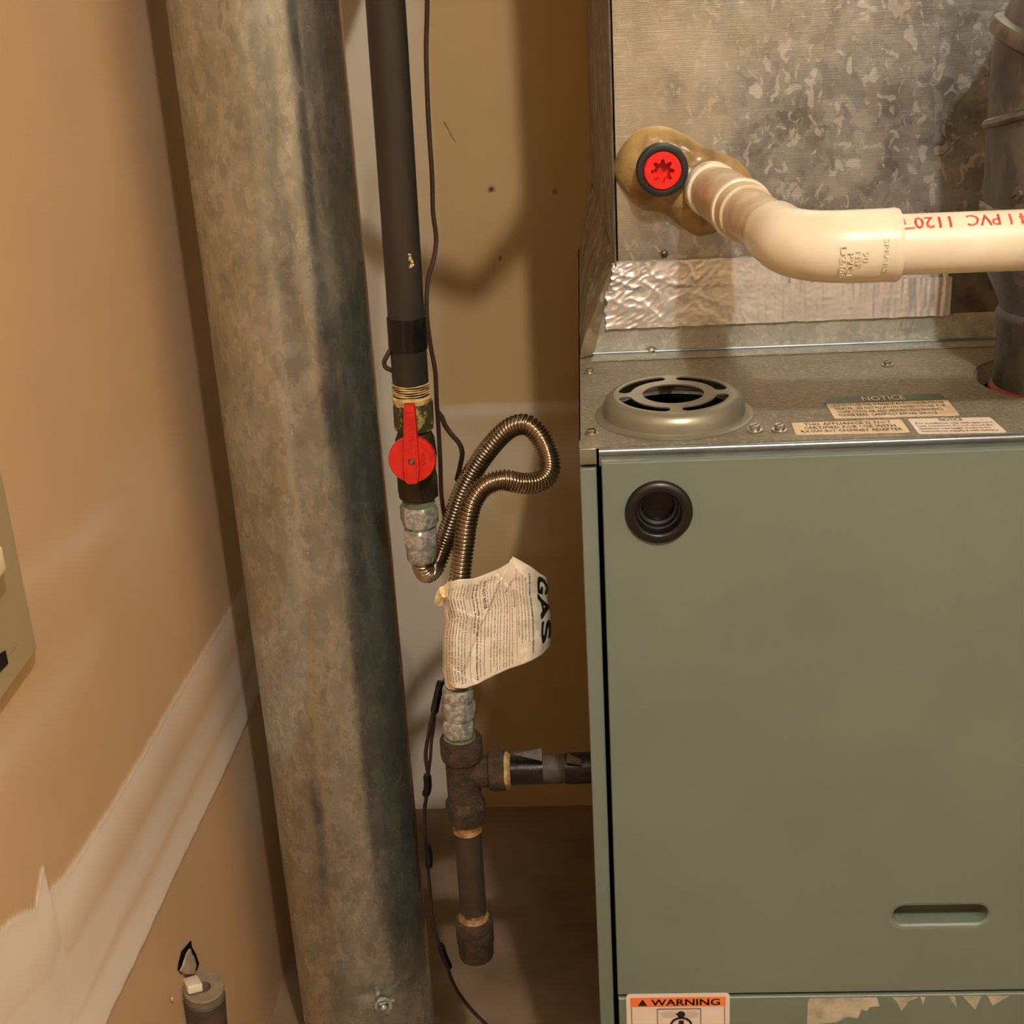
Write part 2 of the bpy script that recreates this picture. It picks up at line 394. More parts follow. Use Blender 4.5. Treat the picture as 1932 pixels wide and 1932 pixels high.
for z0_ in zs:
    for y0_ in ys:
        y = y0_ / KW; z = CAM.z + (z0_ - CAM.z) / KW
        jit = 0.0016 * noise.noise(Vector((y * 60, z * 8, 1))) + 0.0009 * noise.noise(Vector((y * 260, z * 20, 5)))
        u_ = float(np.interp(y, uy, uz)) + jit; l_ = float(np.interp(y, ly, lz)) + jit * 0.6
        s_ = (z - l_) / (u_ - l_); mud = 0; h = 0
        if -0.02 < s_ < 1.02:
            e_ = sm(0, 0.012, s_) * sm(1, 0.985, s_)
            wob = s_ + 0.03 * noise.noise(Vector((y * 7, z * 3, 2)))
            mud = e_ * max(0.12, float(np.interp(wob, px_, pv_)) + 0.45 * sm(1.15, 0.85, y) * (1 - abs(s_ - 0.5)))
            mud = min(1, mud * (0.8 + 0.5 * sm(1.35, 0.9, y)))
            h = e_ * (0.0012 + 0.0008 * math.cos(s_ * 9)) + 0.0012 * math.exp(-((s_ - 0.985) / 0.008) ** 2) * e_
        # faint skimmed band higher up, and rubbed patches
        zc_ = 0.648 + 0.012 * math.sin(y * 5); d_ = (z - float(np.interp(y, (0.9, 1.0, 1.15, 1.3, 1.5), (0.80, 0.785, 0.758, 0.742, 0.73)))) 
        mud = max(mud, 0.42 * math.exp(-(d_ / 0.016) ** 2) * sm(1.45, 1.2, y) * (0.7 + 0.5 * noise.noise(Vector((y * 9, z * 9, 3)))))
        d2 = z - float(np.interp(y, (0.8, 1.0, 1.3), (0.70, 0.672, 0.66)))
        mud = max(mud, 0.22 * math.exp(-(d2 / 0.022) ** 2) * sm(1.3, 1.0, y))
        sk = noise.noise(Vector((y * 2.2, z * 3.5, 9))); mud = max(mud, 0.16 * sm(0.2, 0.6, sk))
        vs.append((XL + h, y0_, z0_)); col.append((mud, 0, 0, 1))
_, fs = grid(ys, zs, lambda a, b: (0, 0, 0))
wl = mesh('wall_left', vs, fs, 'wall', loc=(XL, 0, 0), angle=80); setmud(wl, col); wl['kind'] = 'structure'
wl['label'] = 'unpainted tan drywall with pale taped joint bands, left of the round duct'

# --- back wall
VX = -0.215
xs_ = axis(XL, XL + 0.001, 0.06, XR, 0.003); zs2 = axis(0.0, 0.0, 1.25, ZC, 0.003)
vs = []; col = []
pits = [(at(927, 358, Y=YB), 0.0042, 1), (at(943, 487, Y=YB), 0.0026, 1), (at(1047, 362, Y=YB), 0.003, 0.8)]
hair = [at(*q, Y=YB) for q in ((838, 230), (848, 248), (853, 258), (860, 266))]
for z in zs2:
    for x in xs_:
        n_ = noise.noise(Vector((x * 16, z * 16, 4))); n3 = noise.noise(Vector((x * 45, z * 5, 7)))
        vx = VX + 0.006 * noise.noise(Vector((z * 9, 0, 1))) + 0.004 * (z < 0.35)
        mud = sm(vx + 0.010, vx - 0.012, x) * 0.95
        ztop = 0.640 + 0.004 * noise.noise(Vector((x * 12, 0, 3))) + 0.004 * (x + 0.1)
        if z < ztop and z > 0.40:
            e_ = sm(ztop, ztop - 0.003, z) * sm(0.40, 0.44, z)
            k_ = 0.12 + 0.42 * math.exp(-((z - ztop + 0.012) / 0.010) ** 2) + 0.45 * math.exp(-((z - 0.545 - 0.02 * n_) / 0.028) ** 2) + 0.4 * n_
            mud = max(mud, e_ * min(0.95, max(0.1, k_)))
        mud = max(mud, 0.5 * sm(-0.18, -0.20, x) * sm(0.5, 1.2, z))
        dk = 0; h = 0
        for p_, r_, a_ in pits:
            q = math.hypot(x - p_.x, (z - p_.z) * 1.3)
            if q < r_ * 1.6: dk = max(dk, a_ * sm(r_ * 1.3, r_ * 0.5, q)); h = 0.004 * sm(r_, 0, q)
        for a, b in zip(hair, hair[1:]):
            t = max(0, min(1, ((x - a.x) * (b.x - a.x) + (z - a.z) * (b.z - a.z)) / ((b.x - a.x) ** 2 + (b.z - a.z) ** 2)))
            q = math.hypot(x - a.x - t * (b.x - a.x), z - a.z - t * (b.z - a.z)); pass
        vs.append((x, YB + h - 0.0008 * mud, z)); col.append((mud, dk, 0, 1))
_, fs = grid(xs_, zs2, lambda a, b: (0, 0, 0))
wb = mesh('wall_back', vs, fs, 'wall_back', loc=(0, YB, 0), angle=80); setmud(wb, col); wb['kind'] = 'structure'
MB().tube(spline([p - Vector((0, 0.0008, 0)) for p in hair], 16)[0], 0.0005, 6).build('dust_strand', 'putty', wb)
wb['label'] = 'tan drywall back wall with pale mudded corner strip, behind the gas pipe'

def struct(name, mb, mat, label):
    o = mb.build(name, mat, smooth=False); o['kind'] = 'structure'; o['label'] = label; return o
struct('floor', MB().box((XL - 0.1, YF - 0.1, -0.1), (XR + 0.1, YB + 0.12, 0)), 'floor', 'brown dusty concrete floor under the furnace')
struct('ceiling', MB().box((XL - 0.1, YF - 0.1, ZC), (XR + 0.1, YB + 0.12, ZC + 0.1)), 'ceiling', 'plain ceiling above the closet')
struct('wall_right', MB().box((XR, YF - 0.1, 0), (XR + 0.1, YB + 0.12, ZC)), 'plainwall', 'plain tan wall right of the furnace')
struct('wall_front', MB().box((XL - 0.1, YF - 0.1, 0), (XR + 0.1, YF, ZC)), 'plainwall', 'plain tan wall facing the furnace')

# ================================================================== FURNACE
FX0, FX1 = -0.012, 0.433; ZT = 0.864; RY = 1.052; FYB = 1.74; DY = 1.046
fur = thing('furnace', 'sage green sheet metal gas furnace cabinet with a dusty steel top', 'furnace', (0.21, 1.4, 0))
# top with a hole under the intake and a hole for the vent
ccol = (at(1268, 741, Z=0.882)); CC = Vector((0.0645, 1.1275, ZT)); FC = Vector((0.376, 1.168, ZT)); HC2 = Vector((0.384, 1.187, ZT)); HR = 0.0640
out = [Vector((FX0, RY + 0.004, ZT)), Vector((FX1, RY + 0.004, ZT)), Vector((FX1, FYB, ZT)), Vector((FX0, FYB, ZT))]
MB().poly([out, circle(CC, X1, Y1, 0.0555, 48, True), circle(HC2, X1, Y1, HR, 64, True)], (0, 0, -0.0012)).build('top_panel', 'topmetal', fur, smooth=False, label='dusty bare steel top panel')
MB().lathe([(HR + 0.006, -0.0002), (HR + 0.003, 0.0006), (HR, -0.002), (HR - 0.004, -0.014), (HR - 0.006, -0.016)], HC2, Z1, 64, closed=True).build('vent_opening_rim', 'topmetal', fur)
# rail, posts, sides
bar = MB(); p0 = Vector((0.003, RY, ZT - 0.0025)); p1 = Vector((FX1, RY, ZT - 0.0025))
bar.tube([p0, p1], 0.0028, 16); bar.box((0.003, RY, ZT - 0.014), (FX1, RY + 0.004, ZT - 0.003))
bar.build('top_rail', 'rail', fur, label='rounded blue-grey steel front rail')
MB().box((FX0, RY + 0.002, ZT - 0.0135), (0.0012, RY + 0.014, ZT - 0.0003), 0.0008).build('corner_bracket', 'collar', fur)
MB().box((FX0, RY + 0.0015, 0.004), (0.0008, RY + 0.022, ZT - 0.0165), 0.0012).build('corner_post', 'paint', fur)
MB().box((0.0002, RY + 0.020, 0.004), (0.006, RY + 0.024, ZT - 0.004)).build('frame_edge', 'dark', fur)
PZ = at(880, 1455, Y=1.20).z
sp = MB(); L_ = [Vector((FX0, RY + 0.02, 0.004)), Vector((FX0, FYB, 0.004)), Vector((FX0, FYB, ZT)), Vector((FX0, RY + 0.02, ZT))]
sp.poly([L_, circle((FX0, 1.2, PZ), Y1, Z1, 0.021, 32, True)], (0.001, 0, 0)); sp.build('side_panel', 'paint', fur, smooth=False)
MB().box((FX1 - 0.001, RY, 0.004), (FX1, FYB, ZT)).build('side_panel', 'paint', fur, smooth=False)
MB().box((FX0, FYB, 0.004), (FX1, FYB + 0.001, ZT)).build('back_panel', 'paint', fur, smooth=False)
MB().box((FX0, RY + 0.01, 0.0), (FX1, FYB, 0.004)).build('base_panel', 'paint', fur, smooth=False)
MB().box((0.0, RY + 0.03, 0.01), (FX1 - 0.003, RY + 0.031, ZT - 0.03)).build('inner_panel', 'dark', fur, smooth=False)

# --- upper door
DX0, DX1, DZ0, DZ1 = 0.0045, 0.428, 0.3425, 0.8545
def door_panel(name, x0, x1, z0, z1, holes, mat='paint'):
    R = 0.0022; fb = MB()
    outl = [Vector((x0 + R, DY, z0 + R)), Vector((x1 - R, DY, z0 + R)), Vector((x1 - R, DY, z1 - R)), Vector((x0 + R, DY, z1 - R))]
    tri = tessellate_polygon([outl] + holes); flat = outl + [p for h in holes for p in h]
    fb.add(flat, [tuple(t) for t in tri])
    # rolled edges and returns
    ring = []
    for k, (r_, d_) in enumerate(((0, 0), (0.6 * R, 0.0), (R * 0.9, 0.4 * R), (R, R), (R, 0.026))):
        ring.append([Vector((x0 + R - r_, DY + d_, z0 + R - r_)), Vector((x1 - R + r_, DY + d_, z0 + R - r_)), Vector((x1 - R + r_, DY + d_, z1 - R + r_)), Vector((x0 + R - r_, DY + d_, z1 - R + r_))])
    for a, b in zip(ring, ring[1:]):
        fb.add(a + b, [(i, (i + 1) % 4, 4 + (i + 1) % 4, 4 + i) for i in range(4)])
    return fb.build(name, mat, fur, angle=30)
GC = at(1243, 966, Y=DY); GR = 0.0262
HC = at(1775, 1728, Y=DY); HW, HH = 0.0405, 0.0098
def stad(c, hw, hh, dy=0, n=14, rev=True):
    q = []
    for sgn, a0 in ((1, -90), (-1, 90)):
        for k in range(n + 1):
            a = math.radians(a0 + 180 * k / n); q.append(Vector((c.x + sgn * (hw - hh) + math.cos(a) * hh, c.y + dy, c.z + math.sin(a) * hh)))
    return q[::-1] if rev else q
door = door_panel('upper_door', DX0, DX1, DZ0, DZ1, [circle(GC, X1, Z1, GR * 0.86, 48, True), stad(HC, HW + 0.004, HH + 0.004)])
MB().box((DX0 + 0.0005, DY + 0.003, DZ1 - 0.0001), (DX0 + 0.034, DY + 0.024, DZ1 + 0.0003)).build('worn_patch', 'paintworn', door, smooth=False, label='scuffed bare corner of the door edge')
# handle recess pressed into the door
rc = MB(); rings = [stad(HC, HW + 0.004, HH + 0.004, 0, rev=False), stad(HC, HW + 0.0015, HH + 0.0015, 0.0006, rev=False), stad(HC, HW, HH, 0.0025, rev=False), stad(HC, HW - 0.0005, HH - 0.0005, 0.020, rev=False), stad(HC, HW - 0.003, HH - 0.003, 0.0240, rev=False)]
n_ = len(rings[0])
for a, b in zip(rings, rings[1:]): rc.add(a + b, [(i, (i + 1) % n_, n_ + (i + 1) % n_, n_ + i) for i in range(n_)])
rc.add(rings[-1], [tuple(range(n_))])
rc.build('handle_recess', 'paint', door, angle=50)
# grommet
gm = MB(); gm.lathe([(GR, 0), (GR, 0.0012), (GR * 0.95, 0.0032), (GR * 0.85, 0.0044), (GR * 0.74, 0.0046), (GR * 0.68, 0.0036), (GR * 0.65, 0.001), (GR * 0.645, -0.006), (GR * 0.60, -0.0065), (GR * 0.58, -0.0115), (GR * 0.50, -0.0125)], GC, -Y1, 64, closed=True)
gm.lathe([(GR * 0.5, -0.0125), (GR * 0.46, -0.018), (0.0001, -0.018)], GC, -Y1, 64, closed=True)
gm.build('sight_port', 'black_plastic', door, label='round black plastic sight port', angle=50)
# --- lower door with stickers
low = door_panel('lower_door', DX0 + 0.0005, DX1, 0.05, 0.3385, [])
# warning sticker
SY = DY - 0.0004
tl = at(1181, 1876, Y=SY); tr = at(1377, 1874, Y=SY); WW = tr.x - tl.x; WH = WW * 1.25
qm = lambda off: (lambda u, v: Vector((tl.x + u * WW, SY - off, tl.z - (1 - v) * WH)))
def rrect(fn, x0, y0, x1, y1, r, n=6, asp=1.0):
    q = []
    for cx_, cy_, a0 in ((x1 - r, y1 - r * asp, 0), (x0 + r, y1 - r * asp, 90), (x0 + r, y0 + r * asp, 180), (x1 - r, y0 + r * asp, 270)):
        for k in range(n + 1):
            a = math.radians(a0 + 90 * k / n); q.append(fn(cx_ + r * math.cos(a), cy_ + r * asp * math.sin(a)))
    return q
wf = qm(0); ws = MB().poly([rrect(wf, 0, 0, 1, 1, 0.04, asp=0.8)], (0, 0.0003, 0)).build('warning_sticker', 'sticker2', low, smooth=False, label='white warning sticker with orange header')
fn = qm(0.0003)
MB().poly([[fn(0.04, 0.965), fn(0.96, 0.965), fn(0.96, 0.875), fn(0.04, 0.875)]], (0, 0.0002, 0)).build('orange_header', 'orange', ws, smooth=False)
fn = qm(0.0006); tx = MB(); text_on(tx, 'WARNING', fn, 0.24, 0.888, 0.088, 0.66, 3)
tx2 = [fn(0.11, 0.888), fn(0.205, 0.888), fn(0.16, 0.952)]; tx.add(tx2, [(0, 1, 2)])
for a, b in ((0, 0), (0.0022, 0)):
    text_on(tx, 'WARNING', fn, 0.24 + 0.006, 0.889, 0.088, 0.66, 3) if a else None
tx.build('lettering', 'ink', ws, smooth=False)
fr = MB()
def lineq(mb, fn, a, b, wd):
    a, b = Vector((*a, 0)), Vector((*b, 0)); d = (b - a).normalized(); nn = Vector((-d.y, d.x, 0)) * wd / 2
    mb.add([fn(*(a - nn).xy), fn(*(b - nn).xy), fn(*(b + nn).xy), fn(*(a + nn).xy)], [(0, 1, 2, 3)])
for a, b in (((0.05, 0.87), (0.05, 0.05)), ((0.95, 0.87), (0.95, 0.05)), ((0.30, 0.855), (0.72, 0.855)), ((0.30, 0.855), (0.30, 0.4)), ((0.72, 0.855), (0.72, 0.4)), ((0.30, 0.4), (0.72, 0.4))): lineq(fr, fn, a, b, 0.006)
fr.build('frame_line', 'smallink', ws, smooth=False)
pg = MB()
hd = [fn(0.53 + 0.04 * math.cos(t), 0.80 + 0.032 * math.sin(t)) for t in np.linspace(0, 2 * math.pi, 22, endpoint=False)]
hd[11] = fn(0.475, 0.812); hd[12] = fn(0.478, 0.802)
pg.add(hd, [tuple(range(22))])
arc = [(0.53 + 0.10 * math.cos(t), 0.69 + 0.075 * math.sin(t)) for t in np.linspace(0.15, math.pi - 0.15, 14)]
for a, b in zip(arc, arc[1:]): lineq(pg, fn, a, b, 0.022)
lineq(pg, fn, (0.53, 0.74), (0.53, 0.55), 0.05); lineq(pg, fn, (0.53, 0.56), (0.46, 0.43), 0.03); lineq(pg, fn, (0.53, 0.56), (0.6, 0.43), 0.03)
pg.build('pictogram', 'ink', ws, smooth=False)
cl = MB(); fn2 = qm(0.0004)
for cx_, cy_ in ((0.41, 0.80), (0.62, 0.795)):
    cl.add([fn2(cx_ + 0.08 * math.cos(t) * (1 + 0.12 * math.sin(5 * t)), cy_ + 0.035 * math.sin(t)) for t in np.linspace(0, 2 * math.pi, 30, endpoint=False)], [tuple(range(30))])
cl.build('smoke_cloud', simple('pale_grey_ink', srgb(206, 192, 178), srgb(200, 186, 172), 0.5), ws, smooth=False)
tx = MB()
for k in range(7): text_on(tx, ['Improper installation, adjustment,', 'alteration, service or maintenance', 'can cause injury or property', 'damage. Refer to the manual.', 'A qualified installer or service', 'agency must perform installation', 'and service of this unit.'][k], fn, 0.09, 0.33 - k * 0.045, 0.04, 0.8)
tx.build('lettering', 'smallink', ws, smooth=False)
# torn sticker
rs = MB(); a0 = at(1524, 1884, Y=SY); a1 = at(1905, 1881, Y=SY); w_ = a1.x - a0.x
def rf(u, v): return Vector((a0.x + u * w_, SY, a0.z - v * w_))
rs.poly([[rf(*q) for q in [(0, 0.02), (0.01, 0), (0.345, 0), (0.36, 0.055), (0.31, 0.06), (0.30, 0.085), (0.27, 0.075), (0.255, 0.13), (0.20, 0.12), (0.15, 0.155), (0.08, 0.16), (0.05, 0.30), (0, 0.3)]]], (0, 0.0003, 0))
rs.build('torn_sticker', 'residue', low, smooth=False, label='pale residue of a torn off sticker')
for q in ([(0.42, 0), (0.55, 0), (0.50, 0.03), (0.47, 0.09), (0.445, 0.03)], [(0.56, 0), (0.585, 0), (0.575, 0.05)], [(0.70, 0), (0.73, 0), (0.745, 0.07), (0.715, 0.03)], [(0.77, 0), (0.86, 0), (0.835, 0.085), (0.80, 0.04)], [(0.89, 0), (1.0, 0), (0.94, 0.045), (0.92, 0.06)]):
    MB().poly([[rf(*p) for p in q]], (0, 0.0003, 0)).build('sticker_scrap', 'residue', low, smooth=False)

# --- intake collar on the top
cb = MB(); cH = 0.0175; R0 = 0.0575
cb.lathe([(R0 + 0.006, 0.0003), (R0 + 0.002, 0.0010), (R0, 0.0028), (R0 - 0.0006, 0.0085), (R0 - 0.0026, 0.0135), (R0 - 0.0060, cH - 0.0010), (R0 - 0.0095, cH)], CC, Z1, 96, closed=True)
ct = Vector((CC.x, CC.y, CC.z + cH)); hole = []
rin = R0 - 0.0095
for q in range(4):
    a0, a1 = math.radians(q * 90 + 14), math.radians(q * 90 + 76); ro, ri = 0.0450, 0.0345; rm = (ro + ri) / 2; rr = (ro - ri) / 2; pts = []
    for k in range(17): a = a0 + (a1 - a0) * k / 16; pts.append((ro, a))
    P_ = [ct + Vector((math.cos(a) * r_, math.sin(a) * r_, 0)) for r_, a in pts]
    ce = ct + Vector((math.cos(a1) * rm, math.sin(a1) * rm, 0)); 
    for k in range(1, 8):
        t = math.pi * k / 8; d = Vector((math.cos(a1), math.sin(a1), 0)); tg_ = Vector((-math.sin(a1), math.cos(a1), 0)); P_.append(ce + d * math.cos(t) * rr + tg_ * math.sin(t) * rr)
    for k in range(17): a = a1 + (a0 - a1) * k / 16; P_.append(ct + Vector((math.cos(a) * ri, math.sin(a) * ri, 0)))
    ce = ct + Vector((math.cos(a0) * rm, math.sin(a0) * rm, 0))
    for k in range(1, 8):
        t = math.pi * k / 8; d = Vector((math.cos(a0), math.sin(a0), 0)); tg_ = Vector((-math.sin(a0), math.cos(a0), 0)); P_.append(ce - d * math.cos(t) * rr - tg_ * math.sin(t) * rr)
    hole.append(P_[::-1])
hole.append(circle(ct, X1, Y1, 0.0247, 64, True))
cb.poly([circle(ct, X1, Y1, rin, 96)] + hole, (0, 0, -0.0012))
cb.build('intake_collar', 'collar', fur, label='pressed steel collar with four curved slots', angle=40)
MB().lathe([(0.0565, -0.0014), (0.0565, -0.16), (0.0001, -0.16)], CC, Z1, 48, closed=True).build('intake_throat', 'dark', fur)
MB().lathe([(HR - 0.004, -0.016), (HR - 0.006, -0.16), (0.0001, -0.16)], HC2, Z1, 48, closed=True).build('vent_throat', 'dark', fur)

# --- screws
def screw(parent, c, nrm, r=0.0042, hexy=True, mat='zinc_bright', name='screw'):
    c = Vector(c); b = MB(); b.lathe([(r * 1.55, 0), (r * 1.5, r * 0.22), (r * 1.0, r * 0.3)], c, nrm, 24)
    if hexy: b.hexa(c, nrm, r * 1.7, r * 0.25, r * 1.1, r * 0.15, seg=24)
    else: b.lathe([(r, r * 0.25), (r * 0.9, r * 0.75), (r * 0.5, r * 0.95), (0.0001, r)], c, nrm, 24)
    s_ = b.build(name, mat, parent)
    ax = Vector(nrm); e = Vector((1, 0, 0)); e2 = ax.cross(e).normalized(); a = 0.6
    d = e * math.cos(a) + e2 * math.sin(a); q = ax.cross(d)
    top = c + ax * r * (1.12 if hexy else 0.98)
    MB().add([top + d * r * .8 + q * r * .13, top - d * r * .8 + q * r * .13, top - d * r * .8 - q * r * .13, top + d * r * .8 - q * r * .13], [(0, 1, 2, 3)]).build('slot', 'dark', s_, smooth=False)
for x, y, r in ((1113, 703, 0.0036), (1116, 818, 0.0036), (1424, 812, 0.0042), (1471, 811, 0.0042), (1674, 688, 0.0036)):
    screw(fur, at(x, y, Z=ZT + 0.0005), Z1, r)
# cable clip and cracked dust by the collar
# --- stickers on the top
def top_sticker(px4, mat, lines, title=None, green=None, label=None):
    q = [at(*p, Z=ZT + 0.0006) for p in px4]; f0 = quad_map(*q, (0, 0, 0)); f1 = quad_map(*q, (0, 0, 0.0004))
    s_ = MB().poly([rrect(f0, 0, 0, 1, 1, 0.02, asp=3)], (0, 0, -0.0005)).build('notice_sticker', mat, fur, smooth=False, label=label)
    if green:
        MB().poly([[f0(-0.02, 1.03), f0(1.0, 1.03), f0(0.975, 1.42), f0(0.05, 1.42)]], (0, 0, -0.0004)).build('green_header', 'sticker_green', s_, smooth=False)
        tx = MB(); text_on(tx, 'NOTICE', f1, 0.31, 1.09, 0.42, 0.36, 2); tx.build('title_lettering', 'paper', s_, smooth=False)
    tx = MB(); top = 0.96
    if title: text_on(tx, title, f1, 0.36, 0.78, 0.26, 0.28, 2); top = 0.74
    n = len(lines)
    for k, l in enumerate(lines):
        hgt = top / (n + 0.3); wd = 0.9 * min(1, len(l) / max(len(z_) for z_ in lines)); x0 = 0.05 if not label or 'chimney' not in label else 0.5 - wd / 2
        text_on(tx, l, f1, x0, top - (k + 1) * hgt + hgt * 0.12, hgt * 1.0, wd)
    tx.build('lettering', 'smallink', s_, smooth=False)
top_sticker([(1558, 762), (1787, 754), (1811, 783), (1574, 789)], 'sticker', ['DO NOT USE THIS FURNACE AS A CONSTRUCTION', 'HEATER. SEE INSTALLATION INSTRUCTIONS FOR', 'COMBUSTION AIR AND VENTING REQUIREMENTS', 'PLEASE READ CAREFULLY BEFORE SERVICE'], green=True, label='cream notice sticker under a green header')
top_sticker([(1493, 798), (1700, 791), (1717, 815), (1502, 820)], 'sticker', ['THIS APPLIANCE IS NOT', 'CERTIFIED FOR USE WITH', 'RXGW-B01 CHIMNEY ADAPTER'], label='cream chimney adapter sticker')
top_sticker([(1712, 790), (1868, 787), (1900, 815), (1733, 818)], 'sticker2', ['For installation only with approved', 'vent connectors. Do not exceed the', 'maximum vent length shown in the', 'instructions supplied with furnace'], title='NOTICE', label='white rounded notice sticker nearest the vent')

# ================================================================== PLENUM (coil casing on the furnace)
PY = 1.30; PX0 = 0.024; PX1 = 0.44; PT = 2.2; SZ = at(1155, 497, Y=PY).z
pl = thing('coil_plenum', 'spangled galvanised coil casing rising from the furnace top', 'duct', (0.22, 1.5, ZT))
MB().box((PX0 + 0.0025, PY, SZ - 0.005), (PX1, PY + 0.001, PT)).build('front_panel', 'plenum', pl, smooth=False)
rx, ry_ = 0.006, 1.72
sd = MB(); sd.add([(PX0, PY - 0.001, SZ), (rx, ry_, SZ), (rx, ry_, PT), (PX0, PY - 0.001, PT)], [(0, 1, 2, 3)]); sd.build('side_panel', 'plenum_side', pl, smooth=False)
MB().box((PX0 - 0.0008, PY - 0.0028, SZ - 0.002), (PX0 + 0.0008, PY + 0.001, PT)).build('corner_seam', 'band', pl, smooth=False, label='folded bright edge seam')
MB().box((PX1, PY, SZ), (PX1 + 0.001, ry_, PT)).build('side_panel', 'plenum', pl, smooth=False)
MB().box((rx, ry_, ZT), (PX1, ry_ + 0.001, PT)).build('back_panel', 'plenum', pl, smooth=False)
# transition skirt
BZ = ZT + 0.001
fs_ = MB(); bl = Vector((0.002, PY - 0.003, BZ)); 
fs_.add([bl, (PX1, PY - 0.003, BZ), (PX1, PY - 0.001, SZ + 0.002), (PX0 - 0.001, PY - 0.001, SZ + 0.002)], [(0, 1, 2, 3)])
fs_.add([(0.002, PY - 0.003, BZ + 0.0006), (PX1, PY - 0.003, BZ + 0.0006), (PX1, PY - 0.022, BZ + 0.0006), (-0.001, PY - 0.022, BZ + 0.0006), (PX1, PY - 0.022, BZ - 0.0006), (-0.001, PY - 0.022, BZ - 0.0006)], [(0, 1, 2, 3), (3, 2, 4, 5)])
fs_.build('front_skirt', 'skirt', pl, smooth=False, label='plain steel skirt with a bottom flange')
MB().tube([Vector((0.001, PY - 0.0035, BZ + 0.0015)), Vector((PX1, PY - 0.0035, BZ + 0.0015))], 0.0014, 10).build('skirt_bead', 'rail', pl)
# left skirt: sloping sheet, slightly bulged
v_, f_ = [], []
for j in range(9):
    for i in range(25):
        a = i / 24; b = j / 8; y = PY - 0.012 * (1 - b) + (ry_ - PY) * a
        x0 = FX0 + 0.001; x1 = PX0 + (rx - PX0) * a - 0.0002; x = x0 + (x1 - x0) * (b ** 1.3) + 0.0012 * noise.noise(Vector((a * 6, b * 3, 0)))
        v_.append(Vector((x, y + (0.012 * (1 - b) if a == 0 else 0) * 0, BZ + (SZ - BZ) * b)))
for j in range(8):
    for i in range(24): f_.append((j * 25 + i, j * 25 + i + 1, (j + 1) * 25 + i + 1, (j + 1) * 25 + i))
mesh('side_skirt', v_, f_, 'plenum_side', pl, label='sheet skirt coloured with reflected wall brown, sloping to the furnace edge')
# closing corner piece between side and front skirt
cf_ = MB(); A_ = [v_[j * 25] for j in range(9)]; B_ = [Vector((0.002, PY - 0.003, BZ)).lerp(Vector((PX0 - 0.001, PY - 0.001, SZ + 0.001)), j / 8) for j in range(9)]
cf_.add(A_ + B_, [(j, j + 1, 10 + j, 9 + j) for j in range(8)]); cf_.build('corner_flap', 'plenum_side', pl)
screw(pl, at(1229, 664, Y=PY - 0.003), -Y1, 0.0036, False)
screw(pl, at(1253, 479, Y=PY), -Y1, 0.0026, False, 'band', 'rivet')
# foil tape: two overlapped strips, crumpled at the left end
def foil(name, zt, zb, x0, x1, yo, seed, amp):
    nx, nz = 260, 34; v_, f_ = [], []
    for j in range(nz + 1):
        for i in range(nx + 1):
            u_, v2 = i / nx, j / nz; x = x0 + (x1 - x0) * u_; z = zb + (zt - zb) * v2
            x += 0.002 * (1 - u_) ** 40 * noise.noise(Vector((v2 * 5, seed, 0))) * 2
            lf = math.exp(-(u_ * (x1 - x0)) / 0.05)
            wx = x * 50 + 1.2 * noise.noise(Vector((x * 30, z * 30, 1))); wz_ = z * 55 + x * 25; rid = 1 - abs(noise.noise(Vector((wx, wz_, seed)))) * 3.6
            rid2 = 1 - abs(noise.noise(Vector((x * 110 - z * 90, z * 120, seed + 4)))) * 3.6
            h = amp * lf * (max(0, rid) * 0.0034 + max(0, rid2) * 0.0018) + 0.0013 * noise.noise(Vector((x * 260, z * 22 + x * 40, seed))) * sm(0.12, 0.20, x) + 0.0005 * noise.noise(Vector((x * 60, z * 30, seed))) + 0.0003 * noise.noise(Vector((x * 300, z * 300, seed)))
            z += 0.0009 * noise.noise(Vector((x * 90, seed, j > nz / 2))) * (j in (0, nz))
            v_.append(Vector((x, PY - yo - h, z)))
    for j in range(nz):
        for i in range(nx): a = j * (nx + 1) + i; f_.append((a, a + 1, a + nx + 2, a + nx + 1))
    return mesh(name, v_, f_, 'foil', pl, angle=180)
z1 = at(1160, 497, Y=PY).z; z2 = at(1160, 547, Y=PY).z; z3 = at(1160, 617, Y=PY).z
foil('foil_tape', z1 + 0.001, z2 - 0.003, PX0 - 0.004, 0.323, 0.0020, 3, 1.0)
foil('foil_tape', z2 + 0.001, z3, PX0 - 0.010, 0.322, 0.0058, 11, 1.0)
mesh('foil_tape', [(0.318, PY - 0.0025, z3 + 0.001), (PX1, PY - 0.0025, z3 + 0.001), (PX1, PY - 0.0015, z1 - 0.001), (0.318, PY - 0.0015, z1 - 0.001)], [(0, 1, 2, 3)], 'band', pl, smooth=False)

